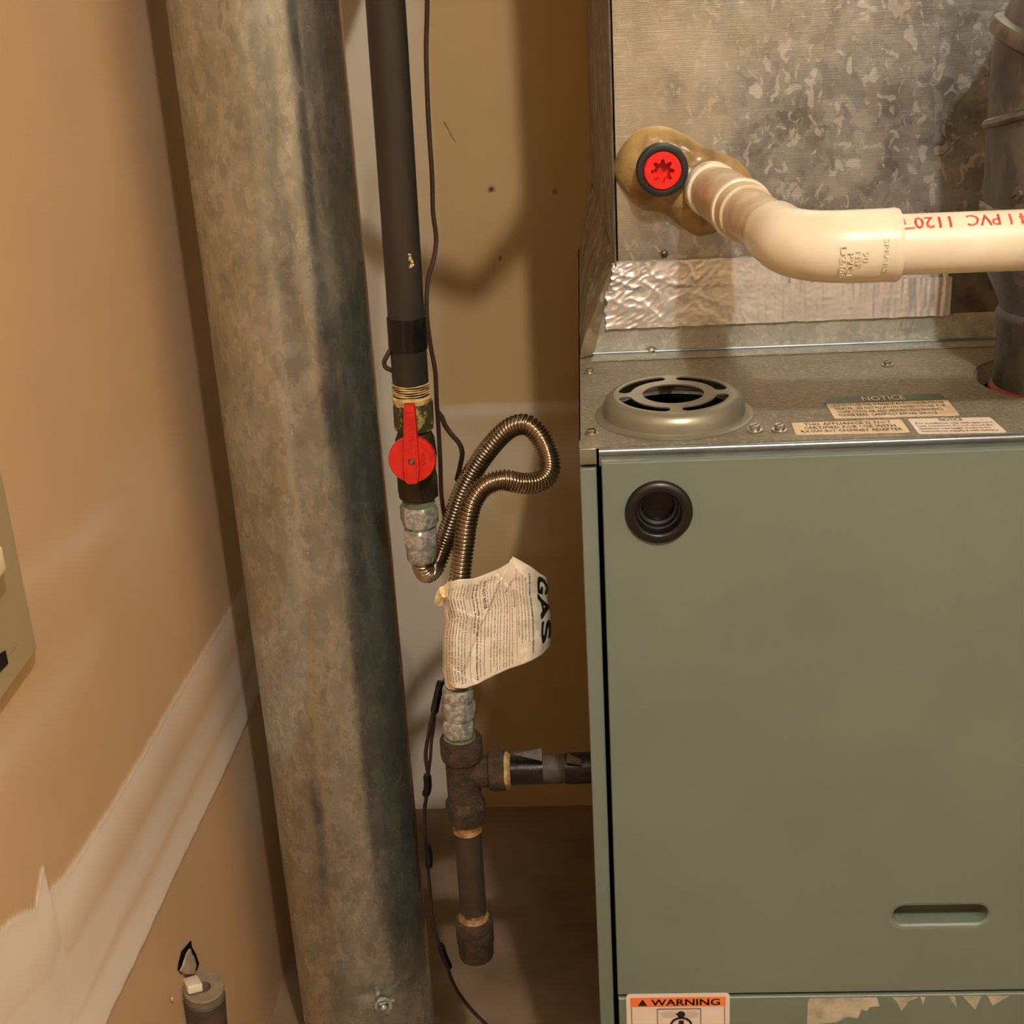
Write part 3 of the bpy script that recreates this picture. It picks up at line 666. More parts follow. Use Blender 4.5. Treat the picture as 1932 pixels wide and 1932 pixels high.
# ================================================================== SEALING PUTTY, PLUG, DRAIN PIPE
put = [(305, 480), (340, 400), (400, 320), (470, 255), (560, 225), (650, 222), (740, 245), (830, 285), (930, 345), (1040, 395), (1130, 430), (1215, 480), (1290, 560), (1330, 640), (1335, 720), (1300, 800), (1250, 900), (1130, 970), (1050, 1000), (940, 1028), (880, 1015), (800, 965), (740, 920), (690, 880), (610, 850), (520, 838), (440, 790), (370, 700), (320, 620), (293, 550)]
oc = [at(1080 + x / 3.864, 180 + y / 3.864, Y=PY) for x, y in put]; ctr = at(1080 + 760 / 3.864, 180 + 600 / 3.864, Y=PY)
n_ = 96; lo_, _l = spline(oc + [oc[0]], n_ + 1); lo_ = lo_[:-1]
v_ = [Vector((ctr.x, PY - 0.020, ctr.z))]; f_ = []; NR = 26
for j in range(1, NR + 1):
    r_ = j / NR
    for k in range(n_):
        p = ctr.lerp(lo_[k], r_); h = 0.020 * (1 - r_ ** 3.2) ** 0.6
        h += 0.0035 * noise.noise(Vector((p.x * 45, p.z * 45, 2))) * (1 - r_ ** 6) + 0.0012 * noise.noise(Vector((p.x * 140, p.z * 140, 6)))
        v_.append(Vector((p.x, PY - max(h, 0.0002) + (0.001 if j == NR else 0), p.z)))
for k in range(n_): f_.append((0, 1 + k, 1 + (k + 1) % n_))
for j in range(NR - 1):
    for k in range(n_):
        a = 1 + j * n_ + k; b = 1 + j * n_ + (k + 1) % n_; f_.append((a, b, b + n_, a + n_))
pt = mesh('sealing_putty', v_, f_, 'putty', angle=180)
tag(pt, 'tan lump of sealing putty on the galvanised casing around the red plug', 'sealant')

pc = at(1250, 322, Y=1.262); pg = thing('drain_plug', 'red round plug with star recess in a black ring on the putty', 'plug', pc)
ax = Vector((0.02, -1, 0.0)).normalized()
MB().lathe([(0.0185, -0.036), (0.0215, -0.012), (0.0222, -0.008), (0.0216, -0.0065), (0.0222, -0.005), (0.0216, -0.0035), (0.0222, -0.002), (0.0214, 0.0), (0.0175, 0.0012), (0.0162, 0.0004), (0.0160, -0.01), (0.0001, -0.010)], pc, ax, 56, closed=True).build('threaded_boss', 'rubber', pg, label='black ribbed threaded boss', angle=50)
star = []
for k in range(64):
    t = 2 * math.pi * k / 64; rr = 0.0085 + 0.0015 * (1 if math.cos(8 * t) > 0.0 else -1) * min(1, abs(math.cos(8 * t)) * 2.2); star.append((rr, t))
e1 = Vector((1, 0.02, 0)).normalized(); e2 = Vector((0, 0, 1)); cf = pc + ax * 0.003
cp = MB(); cp.lathe([(0.0161, -0.010), (0.0160, 0.0018), (0.0150, 0.003), (0.0142, 0.003)], pc, ax, 56, closed=True)
so = [cf + e1 * r_ * math.cos(t) + e2 * r_ * math.sin(t) for r_, t in star]
rim_ = [cf + e1 * 0.0142 * math.cos(2 * math.pi * k / 56) + e2 * 0.0142 * math.sin(2 * math.pi * k / 56) for k in range(56)]
tri = tessellate_polygon([rim_, so[::-1]]); cp.add(rim_ + so[::-1], [tuple(t) for t in tri])
bk = [p - ax * 0.011 for p in so]; cp.add(so + bk, [(k, (k + 1) % 64, 64 + (k + 1) % 64, 64 + k) for k in range(64)]); cp.add(bk, [tuple(range(64))])
cp.build('red_cap', 'red_cap', pg, label='red plastic cap with an eight-point star recess', angle=40)

dr = thing('drain_pipe', 'cream plastic condensate drain pipe with an elbow, in front of the plenum', 'pipe', at(1354, 366, Y=1.29))
A = at(1335, 352, Y=1.292); K = at(1506, 469, Y=1.0); dA = (K - A).normalized(); RP = 0.0206
def ringlathe(name, mat, c, d, prof, parent, **kw): return MB().lathe(prof, c, d, 56).build(name, mat, parent, angle=40, **kw)
L1 = (K - A).length
th = [(0.0195, -0.02)]
for k in range(5): th += [(0.0212, 0.0005 + k * 0.0022), (0.0200, 0.0016 + k * 0.0022)]
ringlathe('male_adapter', 'pvc_primer', A, dA, [(0.0188, -0.03), (0.0205, 0.0), (0.0212, 0.002), (0.0198, 0.004), (0.0213, 0.006), (0.0199, 0.008), (0.0214, 0.010), (0.0200, 0.012), (0.0238, 0.014), (0.0240, 0.024), (0.0232, 0.027), (RP, 0.028)], dr, label='threaded end with ragged white sealant')
MB().tube([A + dA * 0.02, K - dA * 0.066], RP, 56).build('pipe_stub', 'pvc_stub', dr, label='primer-smeared pipe stub')
ringlathe('coupling', 'pvc_stub', A + dA * 0.050, dA, [(RP, -0.001), (0.0226, 0.0), (0.0232, 0.003), (0.0232, 0.080), (0.0228, 0.083), (0.0228, 0.10), (RP, 0.101)], dr)
ringlathe('coupling_lip', 'pvc', A + dA * 0.128, dA, [(0.0225, -0.004), (0.0246, -0.003), (0.0252, 0.0), (0.0246, 0.003), (0.0225, 0.004)], dr)
MB().lathe([(0.0225, -0.012), (0.0240, 0.001), (0.0215, 0.002), (0.020, 0.0005)], A - dA * 0.002, dA, 48).build('outlet_boss', 'rubber', dr, label='black outlet behind the threads')
# elbow
dB = Vector((1, 0, 0)); E = at(1935, 458, Y=1.0); KB = Vector((K.x, 1.0, at(1700, 466, Y=1.0).z)); dB = Vector((1, 0, (E.z - KB.z) / (E.x - KB.x))).normalized()
RE = 0.0248; bend = 0.040
a_ = K - dA * bend; b_ = K + dB * bend; path = []
for k in range(5): path.append(K - dA * (bend + 0.030 * (1 - k / 5)))
for k in range(15):
    t = k / 14; path.append(a_ * (1 - t) ** 2 + K * 2 * t * (1 - t) * 1.0 + b_ * t * t)
LE = at(1684, 465, Y=1.0).x - K.x
for k in range(1, 9): path.append(K + dB * (bend + (LE - bend) * k / 8))
rad = [RE * 0.90] + [RE * 0.93] * 4 + [RE * (0.94 + 0.06 * k / 14) for k in range(15)] + [RE] * 7 + [RE * 1.0]
rad[0] = RE * 0.86
el = MB().tube(path, rad, 64)
el.lathe([(RE, -0.003), (RE * 1.012, -0.002), (RE * 1.012, 0.0015), (RE * 0.985, 0.0035), (RP, 0.0042)], K + dB * LE, dB, 64, closed=True)
elb = el.build('elbow_fitting', 'pvc', dr, angle=60)
MB().tube([K + dB * (LE - 0.01), K + dB * 0.62], RP, 64).build('straight_pipe', 'pvc', dr, label='straight run with red printing')
# red print on the upper side of the straight pipe, upside down to the viewer
ux = dB; fr_ = Vector((0, -1, 0)); upv = ux.cross(Vector((0, 1, 0))).normalized() * 1.0
if upv.z < 0: upv = -upv
def on_pipe(base, R, off=0.0003):
    return lambda s_, a: base + ux * s_ + (fr_ * math.cos(a) + upv * math.sin(a)) * (R + off)
fp = on_pipe(K, RP); ink = MB()
def wrap_text(mb, fn, body, s0, a0, hgt, width, R, flip=True, res=2, grow=0.0):
    vs, fs, wd = text_geo(body, res, 10); sx = width / wd
    mb.add([fn(s0 - x * sx, a0 - (y * hgt) / R) if flip else fn(s0 + x * sx, a0 + y * hgt / R) for x, y in vs], fs)
gx = lambda p: (at(p, 430, Y=1.0 - 0.010).x - K.x)
for d_ in (0, 0.0004):
    wrap_text(ink, fp, '1120', gx(1800) + d_, 1.22, 0.0145, gx(1800) - gx(1723), RP)
    wrap_text(ink, fp, 'PVC', gx(1886) + d_, 1.24, 0.0145, gx(1886) - gx(1822), RP)
    wrap_text(ink, fp, '1', gx(1912) + d_, 1.24, 0.0145, 0.0035, RP)
    wrap_text(ink, fp, '4', gx(1938) + d_, 1.24, 0.0145, gx(1938) - gx(1920), RP)
# logo: blocked mark with a tick
lg = [(gx(1692), 1.2), (gx(1706), 1.2), (gx(1708), 0.92), (gx(1700), 0.86), (gx(1697), 0.78), (gx(1722), 0.80), (gx(1724), 0.75), (gx(1697), 0.70), (gx(1692), 0.75)]
ink.add([fp(s_ - 0, a) for s_, a in lg], [tuple(range(len(lg)))])
ink.build('red_print', 'red_ink', dr, smooth=False)
# raised moulding letters on the elbow, running round the fitting
fe = on_pipe(K, RE, 0.0002); mo = MB()
def ring_text(mb, body, s0, a_top, hgt, span):
    vs, fs, wd = text_geo(body, 2); n = len(vs)
    lo = [fe(s0 + y * hgt, a_top - x * span / wd) for x, y in vs]
    hi = []
    for p in lo:
        rel = p - K; c_ = K + ux * rel.dot(ux); hi.append(p + (p - c_).normalized() * 0.0007)
    sides = {}
    for f in fs:
        for i in range(len(f)):
            e = (f[i], f[(i + 1) % len(f)]); k = tuple(sorted(e)); sides[k] = None if k in sides else e
    mb.add(lo + hi, [tuple(i + n for i in f) for f in fs] + [(e[0], e[1], e[1] + n, e[0] + n) for e in sides.values() if e])
ge = lambda p: (at(p, 480, Y=1.0 - RE).x - K.x)
ring_text(mo, 'D2466', ge(1586), 0.28, 0.0062, 1.0); ring_text(mo, 'PVC-I', ge(1600), 0.10, 0.0056, 0.75); ring_text(mo, 'NSF', ge(1614), 0.12, 0.0060, 0.45)
ring_text(mo, '90', ge(1628), 0.10, 0.006, 0.3); ring_text(mo, 'SPEARS', ge(1668), 0.42, 0.0046, 0.95)
mo.build('moulded_letters', 'pvc', elb, smooth=False)

# ================================================================== VENT PIPE (right)
vp = thing('vent_pipe', 'grey metal flue pipe rising from the furnace top at the right edge', 'pipe', (FC.x, FC.y, ZT))
VR = 0.0460; zz = lambda y, x=1870: at(x, y, Y=FC.y).z - ZT
vr = lambda x, y: FC.x - at(x, y, Y=FC.y).x
MB().lathe([(VR, -0.06), (VR, zz(606)), (VR * 1.03, zz(600)), (VR * 1.035, zz(592)), (VR * 1.0, zz(585)), (VR * 0.97, zz(581))], FC, Z1, 72, closed=True).build('lower_section', 'flue', vp)
MB().lathe([(VR * 0.98, zz(584)), (VR * 1.0, zz(570)), (vr(1864, 515), zz(515)), (vr(1856, 400), zz(400))], FC, Z1, 72, closed=True).build('middle_section', 'flue', vp)
RU = vr(1856, 395)
MB().lathe([(RU * 1.00, zz(412)), (RU * 1.02, zz(404)), (RU * 1.025, zz(390)), (RU * 0.99, zz(382))], FC, Z1, 120, rfun=lambda t, r, h: r * (1 + 0.010 * math.sin(9 * t) + 0.008 * math.sin(23 * t + h * 300)), closed=True).build('torn_foil_band', 'torn_foil', vp)
MB().lathe([(RU * 0.99, zz(392)), (vr(1867, 240), zz(215))], FC, Z1, 72, closed=True).build('upper_section', 'flue', vp)
RG = vr(1868, 180); sf = at(1850, 238, Y=FC.y); RS = FC.x - sf.x; an = Vector((-0.25, 0.2, 1))
MB().lathe([(RG * 0.97, -0.0048), (RS * 0.985, -0.0026), (RS, 0), (RS * 0.97, 0.0028), (RG * 0.97, 0.0045)], Vector((FC.x, FC.y, sf.z + 0.25 * RS)), an, 72, closed=True).build('seam_flange', 'band', vp)
lx = at(1864, 45, Y=FC.y); RB = FC.x - lx.x; ea = Vector((0.35, -0.15, 1)).normalized(); c2 = Vector((FC.x, FC.y, lx.z - 0.33 * RB))
MB().tube(spline([Vector((FC.x, FC.y, ZT + zz(240))), Vector((FC.x, FC.y, ZT + zz(170))), Vector((FC.x, FC.y, ZT + zz(110))), c2 + ea * 0.002], 30)[0], RG * 0.985, 64).build('elbow_gore', 'flue', vp)
MB().lathe([(RG * 0.95, -0.010), (RB * 0.985, -0.007), (RB * 1.0, -0.001), (RB * 0.985, 0.004), (RB * 0.90, 0.007)], c2, ea, 72, closed=True).build('elbow_bead', 'band', vp)
ctl = [c2, c2 + ea * 0.03, c2 + Vector((0.03, 0, 0.055)), c2 + Vector((0.07, 0, 0.085)), c2 + Vector((0.13, 0, 0.11)), c2 + Vector((0.4, 0, 0.13))]
tp, _l = spline(ctl, 40); MB().tube(tp, RB * 0.90, 56).build('elbow_bend', 'flue', vp)
MB().lathe([(VR * 1.0, -0.004), (VR * 1.07, -0.001), (VR * 1.06, 0.003), (VR, 0.006)], FC - Z1 * 0.004, Z1, 60, closed=True).build('red_gasket', 'gasket', vp, label='red silicone ring')
q_ = at(1903, 372, Y=FC.y - 0.05); d_ = Vector((q_.x - FC.x, -0.05, 0)).normalized(); screw(vp, Vector((FC.x, FC.y, q_.z)) + d_ * (RU * 0.99), d_, 0.0042, True, 'band')

# ================================================================== BIG ROUND DUCT
DC = Vector((-0.2885, 1.36, 0)); DR = 0.0765
nz, ns = 500, 128; v_, f_ = [], []
dent = [at(672, 1090, Y=1.30), at(724, 1888, Y=1.29)]
for j in range(nz + 1):
    z = 2.5 * j / nz
    for k in range(ns):
        t = 2 * math.pi * k / ns; r = DR + 0.0006 * noise.noise(Vector((math.cos(t) * 1.5, math.sin(t) * 1.5, z * 3)))
        r += 0.0004 * noise.noise(Vector((math.cos(t) * 5, math.sin(t) * 5, z * 9)))
        if 0.3 < z < 0.9:     # long crease on the front right
            dt = (t - 2 * math.pi - math.radians(-40) - 0.9 * abs(z - dent[0].z) * (z < dent[0].z)); r -= 0.0050 * max(0, 1 - abs(dt) / 0.22) ** 1.3 * math.exp(-((z - dent[0].z) / 0.075) ** 2)
        zd = dent[1].z; dt = t - 2 * math.pi + math.radians(68)
        r -= 0.0035 * math.exp(-((dt) / 0.5) ** 2) * math.exp(-((z - zd - 0.012) / 0.006) ** 2)
        v_.append(Vector((DC.x + math.cos(t) * r, DC.y + math.sin(t) * r, z)))
for j in range(nz):
    for k in range(ns): a = j * ns + k; b = j * ns + (k + 1) % ns; f_.append((a, b, b + ns, a + ns))
du = thing('round_duct', 'large galvanised round duct running floor to ceiling by the left wall', 'duct', (DC.x, DC.y, 0))
mesh('duct_pipe', v_, f_, 'duct', du, angle=180)
# lower section lip & the wire twist
wz = at(722, 1893, Y=1.288); lipz = wz.z - 0.004
bd = MB(); tw = Vector((wz.x, wz.y, wz.z))
nrm = Vector((tw.x - DC.x, tw.y - DC.y, 0)).normalized(); tw = Vector((DC.x, DC.y, wz.z)) + nrm * (DR + 0.002)
side = nrm.cross(Z1)
rg = [tw + side * 0.008 * math.cos(t) - Z1 * 0.002 + Z1 * 0.010 * math.sin(t) + nrm * 0.004 * math.sin(t * 0.5) for t in np.linspace(-0.9, 4.2, 22)]
rp, _l = spline(rg, 50); bd.tube(rp, 0.0022, 10); bd.lathe([(0.0035, 0), (0.0042, 0.004), (0.002, 0.007)], tw - Z1 * 0.004, nrm, 14)
bd.tube([tw + side * 0.004, tw - side * 0.013 + Z1 * 0.002 + nrm * 0.003], 0.0014, 8); bd.build('wire_twist', 'zinc', du, label='short twisted hanger wire and screw')

# ================================================================== GAS LINE
GY = 1.25
ga = at(727, 0, Y=GY); gb = at(776, 742, Y=GY); gd = (ga - gb).normalized()
def gz(x, y, Y=GY): return at(x, y, Y=Y)
gp = thing('gas_pipe', 'black iron gas pipe dropping from above to the red-handled valve', 'pipe', gb)
GRr = 0.0163
MB().tube([gb - gd * 0.006, gb + gd * 1.62], GRr, 40).build('pipe', 'black_pipe', gp)
ta = at(770, 657, Y=GY); h0 = (ta - gb).dot(gd); h1 = (at(768, 597, Y=GY) - gb).dot(gd)
MB().lathe([(GRr, h0 - 0.0002), (0.0172, h0), (0.0175, h0 + 0.004), (0.0172, (h0 + h1) / 2), (0.0174, (h0 + h1) / 2 + 0.001), (0.0173, h1), (GRr, h1 + 0.0003)], gb, gd, 40, closed=True).build('tape_wrap', 'black_tape', gp, label='glossy black tape band')
th = []; hh = (at(778, 722, Y=GY) - gb).dot(gd)
k = 0
while k * 0.0022 < hh: th += [(0.0158, k * 0.0022), (0.0171, k * 0.0022 + 0.0011)]; k += 1
MB().lathe([(0.0158, -0.008), (0.0170, -0.0065), (0.0176, -0.003)] + th + [(0.0160, hh + 0.001)], gb, gd, 48, rfun=lambda t, r, h: r + 0.0004 * math.sin(3 * t + h * 900), closed=True).build('thread_sealant', 'dope', gp, label='yellowed sealant on the threads')
pb = at(775, 492, Y=GY - GRr); spt = MB()
for i in range(14):
    p = pb + Vector((random.uniform(-.0016, .0016), 0, random.uniform(-.007, .007)))
    spt.lathe([(random.uniform(.0008, .0018), 0), (0.0004, 0.0007)], Vector((p.x, GY - math.sqrt(max(0, GRr ** 2 - (p.x - (gb + gd * ((p.z - gb.z) / gd.z)).x) ** 2)) - 0.0001 + 0.0, p.z)), -Y1, 8)
spt.build('paint_splash', 'dope', gp, label='cream splash on the pipe')

# valve ---------------------------------------------------------------
V = at(789, 935, Y=GY); W_ = at(779, 757, Y=GY); vd = (W_ - V).normalized(); vL = (W_ - V).length
dp = MB().lathe([(0.0165, -0.0030), (0.0176, -0.0042), (0.0172, -0.0075), (0.0168, -0.009), (0.0150, -0.0095)], gb, gd, 72, rfun=lambda t, r, h: r * (1 + 0.02 * math.sin(5 * t) + 0.015 * math.sin(13 * t + h * 700)), closed=True); dp.build('sealant_smear', 'dope', gp)
va = thing('shutoff_valve', 'blackened brass gas valve with a red disc handle below the black pipe', 'valve', V)
vz = lambda y: vL * (935 - y) / (935 - 757.0)
MB().hexa(V, vd, 0.0350, vz(806), vz(756), 0.003, ref=(0.9, -0.35, 0), sides=8, seg=64).build('upper_hex', 'brass_worn', va, label='stained upper wrench flat')
MB().lathe([(0.0150, vz(812)), (0.0150, vz(800))], V, vd, 40).build('neck', 'brass_old', va)
b = MB(); b.lathe([(0.0150, vz(890)), (0.0178, vz(880)), (0.0192, vz(855)), (0.0178, vz(825)), (0.0150, vz(812))], V, vd, 48)
b.lathe([(0.012, 0), (0.012, 0.026), (0.008, 0.030)], V + vd * vz(868), -Y1, 32); b.build('body', 'brass_old', va)
MB().hexa(V, vd, 0.0355, vz(935), vz(887), 0.002, ref=(0.9, -0.3, 0), seg=48).build('lower_hex', 'brass_old', va)
hc = at(778, 866, Y=GY - 0.034); hx = Vector((0, -1, 0.12)).normalized()
han = MB().lathe([(0.0207, -0.004), (0.0212, -0.003), (0.0212, 0.002), (0.0204, 0.0034), (0.0001, 0.0036)], hc, hx, 72).build('handle_disc', 'red', va, label='red plastic handle disc')
e2 = (vd - hx * vd.dot(hx)).normalized(); e1 = e2.cross(hx) * -1
if e1.x < 0: e1 = -e1
HP = lambda a, b_, d: hc + e1 * a + e2 * b_ + hx * d
lev = [(-0.0046, 0.0515), (0.0046, 0.0515), (0.0060, 0.030), (0.0066, 0.010), (0.0070, -0.006), (0.0058, -0.0185), (0.0040, -0.0208), (-0.0040, -0.0208), (-0.0062, -0.0185), (-0.0072, -0.006), (-0.0068, 0.010), (-0.0058, 0.030)]
inn = [(a * 0.72, b_ * 0.90 if b_ < 0 else b_ * 0.86) for a, b_ in lev]
hl = [(0.0031 * math.cos(t), -0.001 + 0.0031 * math.sin(t)) for t in np.linspace(0, 2 * math.pi, 20, endpoint=False)]
lv = MB(); H1 = 0.0100; n = len(lev)
O0 = [HP(a, b_, 0.002) for a, b_ in lev]; O1 = [HP(a * 0.93, b_ * 0.985, H1) for a, b_ in lev]; I1 = [HP(a, b_, H1) for a, b_ in inn]; I0 = [HP(a * 0.95, b_ * 0.99, H1 - 0.0014) for a, b_ in inn]
for a, b_ in ((O0, O1), (O1, I1), (I1, I0)): lv.add(a + b_, [(i, (i + 1) % n, n + (i + 1) % n, n + i) for i in range(n)])
hole_ = [HP(a, b_, H1 - 0.0014) for a, b_ in hl]; tri = tessellate_polygon([I0, hole_[::-1]]); lv.add(I0 + hole_[::-1], [tuple(t) for t in tri])
hb = [HP(a, b_, 0.004) for a, b_ in hl]; nn_ = len(hl); lv.add(hole_ + hb, [(i, (i + 1) % nn_, nn_ + (i + 1) % nn_, nn_ + i) for i in range(nn_)])
lv.add([HP(a, b_, 0.0015) for a, b_ in lev], [tuple(range(n))])
lvo = lv.build('lever', 'red', va, label='red lever standing upright', angle=30)
sw = MB().lathe([(0.0029, 0.0), (0.0029, 0.0014), (0.0016, 0.0022)], HP(0, -0.001, 0.0045), hx, 20); sw.build('handle_screw', 'zinc_bright', va)
def emboss(mb, body, mapf, hgt, width, raise_):
    vs, fs, wd = text_geo(body, 2); n = len(vs); lo = [mapf(x * width / wd, y * hgt, 0) for x, y in vs]; hi = [mapf(x * width / wd, y * hgt, raise_) for x, y in vs]
    sides = {}
    for f in fs:
        for i in range(len(f)):
            e = (f[i], f[(i + 1) % len(f)]); k = tuple(sorted(e)); sides[k] = None if k in sides else e
    mb.add(lo + hi, [tuple(i + n for i in f) for f in fs] + [(e[0], e[1], e[1] + n, e[0] + n) for e in sides.values() if e])
et = MB(); emboss(et, 'US 4,714,235', lambda x, y, d: HP(0.0026 - y, 0.0085 + x, H1 - 0.0014 + d), 0.0066, 0.032, 0.0010); et.build('raised_lettering', 'red', lvo, smooth=False)
et = MB(); emboss(et, 'B602', lambda x, y, d: HP(0.0125 - y, -0.0055 + x, 0.0035 + d), 0.0058, 0.0130, 0.0010)
emboss(et, 'OUT', lambda x, y, d: HP(0.0188 - y, -0.001 + x, 0.0033 + d), 0.0048, 0.009, 0.0010)
for p in ([(0.008, 0.0165), (0.0125, 0.013), (0.015, 0.0095)], [(0.010, 0.012), (0.0145, 0.0075)], [(0.0145, -0.010), (0.0185, -0.0085)]):
    q, _l = spline([HP(a, b_, 0.0036) for a, b_ in p], 12); et.tube(q, 0.0005, 6)
et.build('raised_lettering', 'red', han, smooth=False)

# flexible connector ---------------------------------------------------
fc = thing('flexible_gas_connector', 'corrugated steel gas hose looping from the valve down to the tee', 'hose', at(868, 1300, Y=1.2))
U = at(796, 1056, Y=GY); U1 = at(789, 936, Y=GY); ud = (U1 - U).normalized(); uL = (U1 - U).length; uz = lambda y: uL * (1056 - y) / 120.0
th = []
for k in range(6): th += [(0.0140, uz(950) + k * 0.0012), (0.0152, uz(950) + k * 0.0012 + 0.0006)]
MB().lathe([(0.013, uz(955))] + th, U, ud, 40).build('adapter_thread', 'green_thread', fc, label='green-tinged brass threads')
MB().hexa(U, ud, 0.0320, uz(987), uz(950), 0.0035, ref=(1, -0.15, 0)).build('adapter_hex', 'zinc', fc)
MB().lathe([(0.0125, uz(996)), (0.0125, uz(984))], U, ud, 36).build('adapter_neck', 'zinc', fc)
b = MB(); b.hexa(U, ud, 0.0295, uz(1028), uz(993), 0.0025, ref=(1, -0.5, 0)); b.lathe([(0.0122, uz(1057)), (0.0138, uz(1053)), (0.0142, uz(1030)), (0.0142, uz(1026))], U, ud, 40); b.build('flare_nut', 'zinc', fc)
TY = 1.2
HPX = [(796, 1050, 1.25), (797, 1068, 1.252), (806, 1081, 1.262), (822, 1066, 1.276), (836, 1030, 1.283), (852, 985, 1.283), (872, 930, 1.281), (900, 878, 1.277), (935, 832, 1.272), (965, 806, 1.268), (995, 802, 1.262), (1020, 826, 1.255), (1035, 862, 1.248), (1036, 890, 1.240), (1018, 908, 1.232), (985, 912, 1.225), (950, 906, 1.22), (915, 917, 1.217), (892, 945, 1.214), (881, 985, 1.212), (875, 1030, 1.21), (869, 1080, 1.206), (864, 1140, 1.203), (862, 1200, 1.2), (863, 1260, 1.2), (864, 1302, 1.2)]
hp, HL = spline([at(x, y, Y=Y) for x, y, Y in HPX], 1800)
rad = []; ph = 0
for i in range(len(hp)):
    s_ = HL * i / 1799
    pitch = 0.0035 if s_ < 0.24 else 0.0029 if s_ < 0.36 else 0.0037
    ph += (HL / 1799) / pitch * 2 * math.pi
    rad.append(0.0088 + 0.0011 * math.sin(ph))
MB().tube(hp, rad, 28).build('corrugated_hose', 'hose', fc, angle=180)
Tt = at(867, 1400, Y=TY); Tb = at(864, 1298, Y=TY); td = (Tb - Tt).normalized(); tL = (Tb - Tt).length; tz = lambda y: tL * (1400 - y) / 102.0
MB().lathe([(0.0135, tz(1322)), (0.0150, tz(1318)), (0.0150, tz(1300)), (0.0140, tz(1295))], Tt, td, 40).build('flare_collar', 'zinc', fc)
MB().hexa(Tt, td, 0.0292, tz(1350), tz(1316), 0.003, ref=(1, -0.2, 0)).build('flare_nut', 'zinc', fc)
b = MB(); b.lathe([(0.0132, tz(1356)), (0.0132, tz(1346))], Tt, td, 40); b.hexa(Tt, td, 0.0285, tz(1384), tz(1352), 0.0035, ref=(1, -0.6, 0)); b.build('adapter_hex', 'zinc', fc)
th = []
for k in range(7): th += [(0.0140, tz(1402) + k * 0.0013), (0.0152, tz(1402) + k * 0.0013 + 0.00065)]
MB().lathe([(0.013, tz(1412))] + th, Tt, td, 40).build('adapter_thread', 'green_thread', fc, label='green-tinged threads at the tee')

# tee --------------------------------------------------------------------
T0 = at(880, 1545, Y=TY); T1 = at(869, 1388, Y=TY); te_d = (T1 - T0).normalized(); teL = (T1 - T0).length; ez = lambda y: teL * (1545 - y) / 157.0
te = thing('pipe_tee', 'rusty cast iron tee fitting below the hose', 'pipe fitting', T0)
b = MB(); b.lathe([(0.0165, ez(1525)), (0.0165, ez(1420))], T0, te_d, 48)
b.build('tee_body', 'rust', te)
MB().lathe([(0.0152, ez(1390)), (0.0185, ez(1389)), (0.0203, ez(1394)), (0.0205, ez(1418)), (0.0195, ez(1427)), (0.0160, ez(1431))], T0, te_d, 48, closed=True).build('top_collar', 'rust', te)
MB().lathe([(0.0165, ez(1503)), (0.0195, ez(1512)), (0.0198, ez(1520)), (0.0188, ez(1533)), (0.0175, ez(1545)), (0.0150, ez(1547))], T0, te_d, 48, closed=True).build('bottom_collar', 'rust', te)
MB().lathe([(0.0132, 0), (0.0150, 0.002), (0.0165, 0.0035)], T0 + te_d * (ez(1397)), te_d, 40, closed=True).build('green_ring', 'green_thread', te, label='green corrosion ring')
bc = at(876, 1456, Y=TY); bx = Vector((1, 0, 0.012)).normalized(); xw = lambda px: at(px, 1456, Y=TY).x - bc.x
MB().lathe([(0.0152, 0.0), (0.0155, xw(928))], bc, bx, 40).build('branch_neck', 'rust', te)
MB().lathe([(0.0155, xw(921)), (0.0192, xw(925)), (0.0198, xw(935)), (0.0195, xw(952)), (0.0150, xw(954))], bc, bx, 48, closed=True).build('branch_collar', 'rust', te)
# supply nipple into the furnace
ni = thing('gas_nipple', 'short tape-wrapped gas pipe from the tee into the furnace side', 'pipe', bc + bx * xw(955))
MB().tube([bc + bx * xw(948), bc + bx * (xw(1113) + 0.05)], 0.01335, 36).build('pipe', 'rust_pipe', ni)
MB().lathe([(0.0134, xw(951)), (0.0172, xw(952)), (0.0176, xw(958)), (0.0150, xw(963)), (0.0134, xw(964))], bc, bx, 40, rfun=lambda t, r, h: r * (1 + 0.04 * math.sin(5 * t) + 0.03 * math.sin(11 * t + h * 500)), closed=True).build('sealant_ring', 'dope', ni, label='yellow sealant ring')
for a, b_, r, mt in ((964, 1026, 0.0142, 'black_tape'), (1024, 1068, 0.0141, 'dusty_tape'), (1067, 1116, 0.0150, 'black_tape')):
    MB().lathe([(0.0134, xw(a)), (r, xw(a) + 0.0002), (r * 1.01, (xw(a) + xw(b_)) / 2), (r, xw(b_) - 0.0002), (0.0134, xw(b_))], bc, bx, 40, closed=True).build('tape_wrap', mt, ni)
def flap(pts, Y0, mat):
    q = [at(x, y, Y=TY - 0.011 - d) for x, y, d in pts]; MB().poly([q], (0, 0.0006, 0)).build('tape_flap', mat, ni, smooth=False, label='loose grey tape flap')
flap([(967, 1419, -0.004), (1022, 1411, -0.004), (1023, 1436, 0.003), (968, 1423, 0.0)], 0, 'dusty_tape')
flap([(1070, 1421, -0.002), (1098, 1434, 0.004), (1097, 1444, 0.006), (1068, 1440, 0.004)], 0, 'dusty_tape')

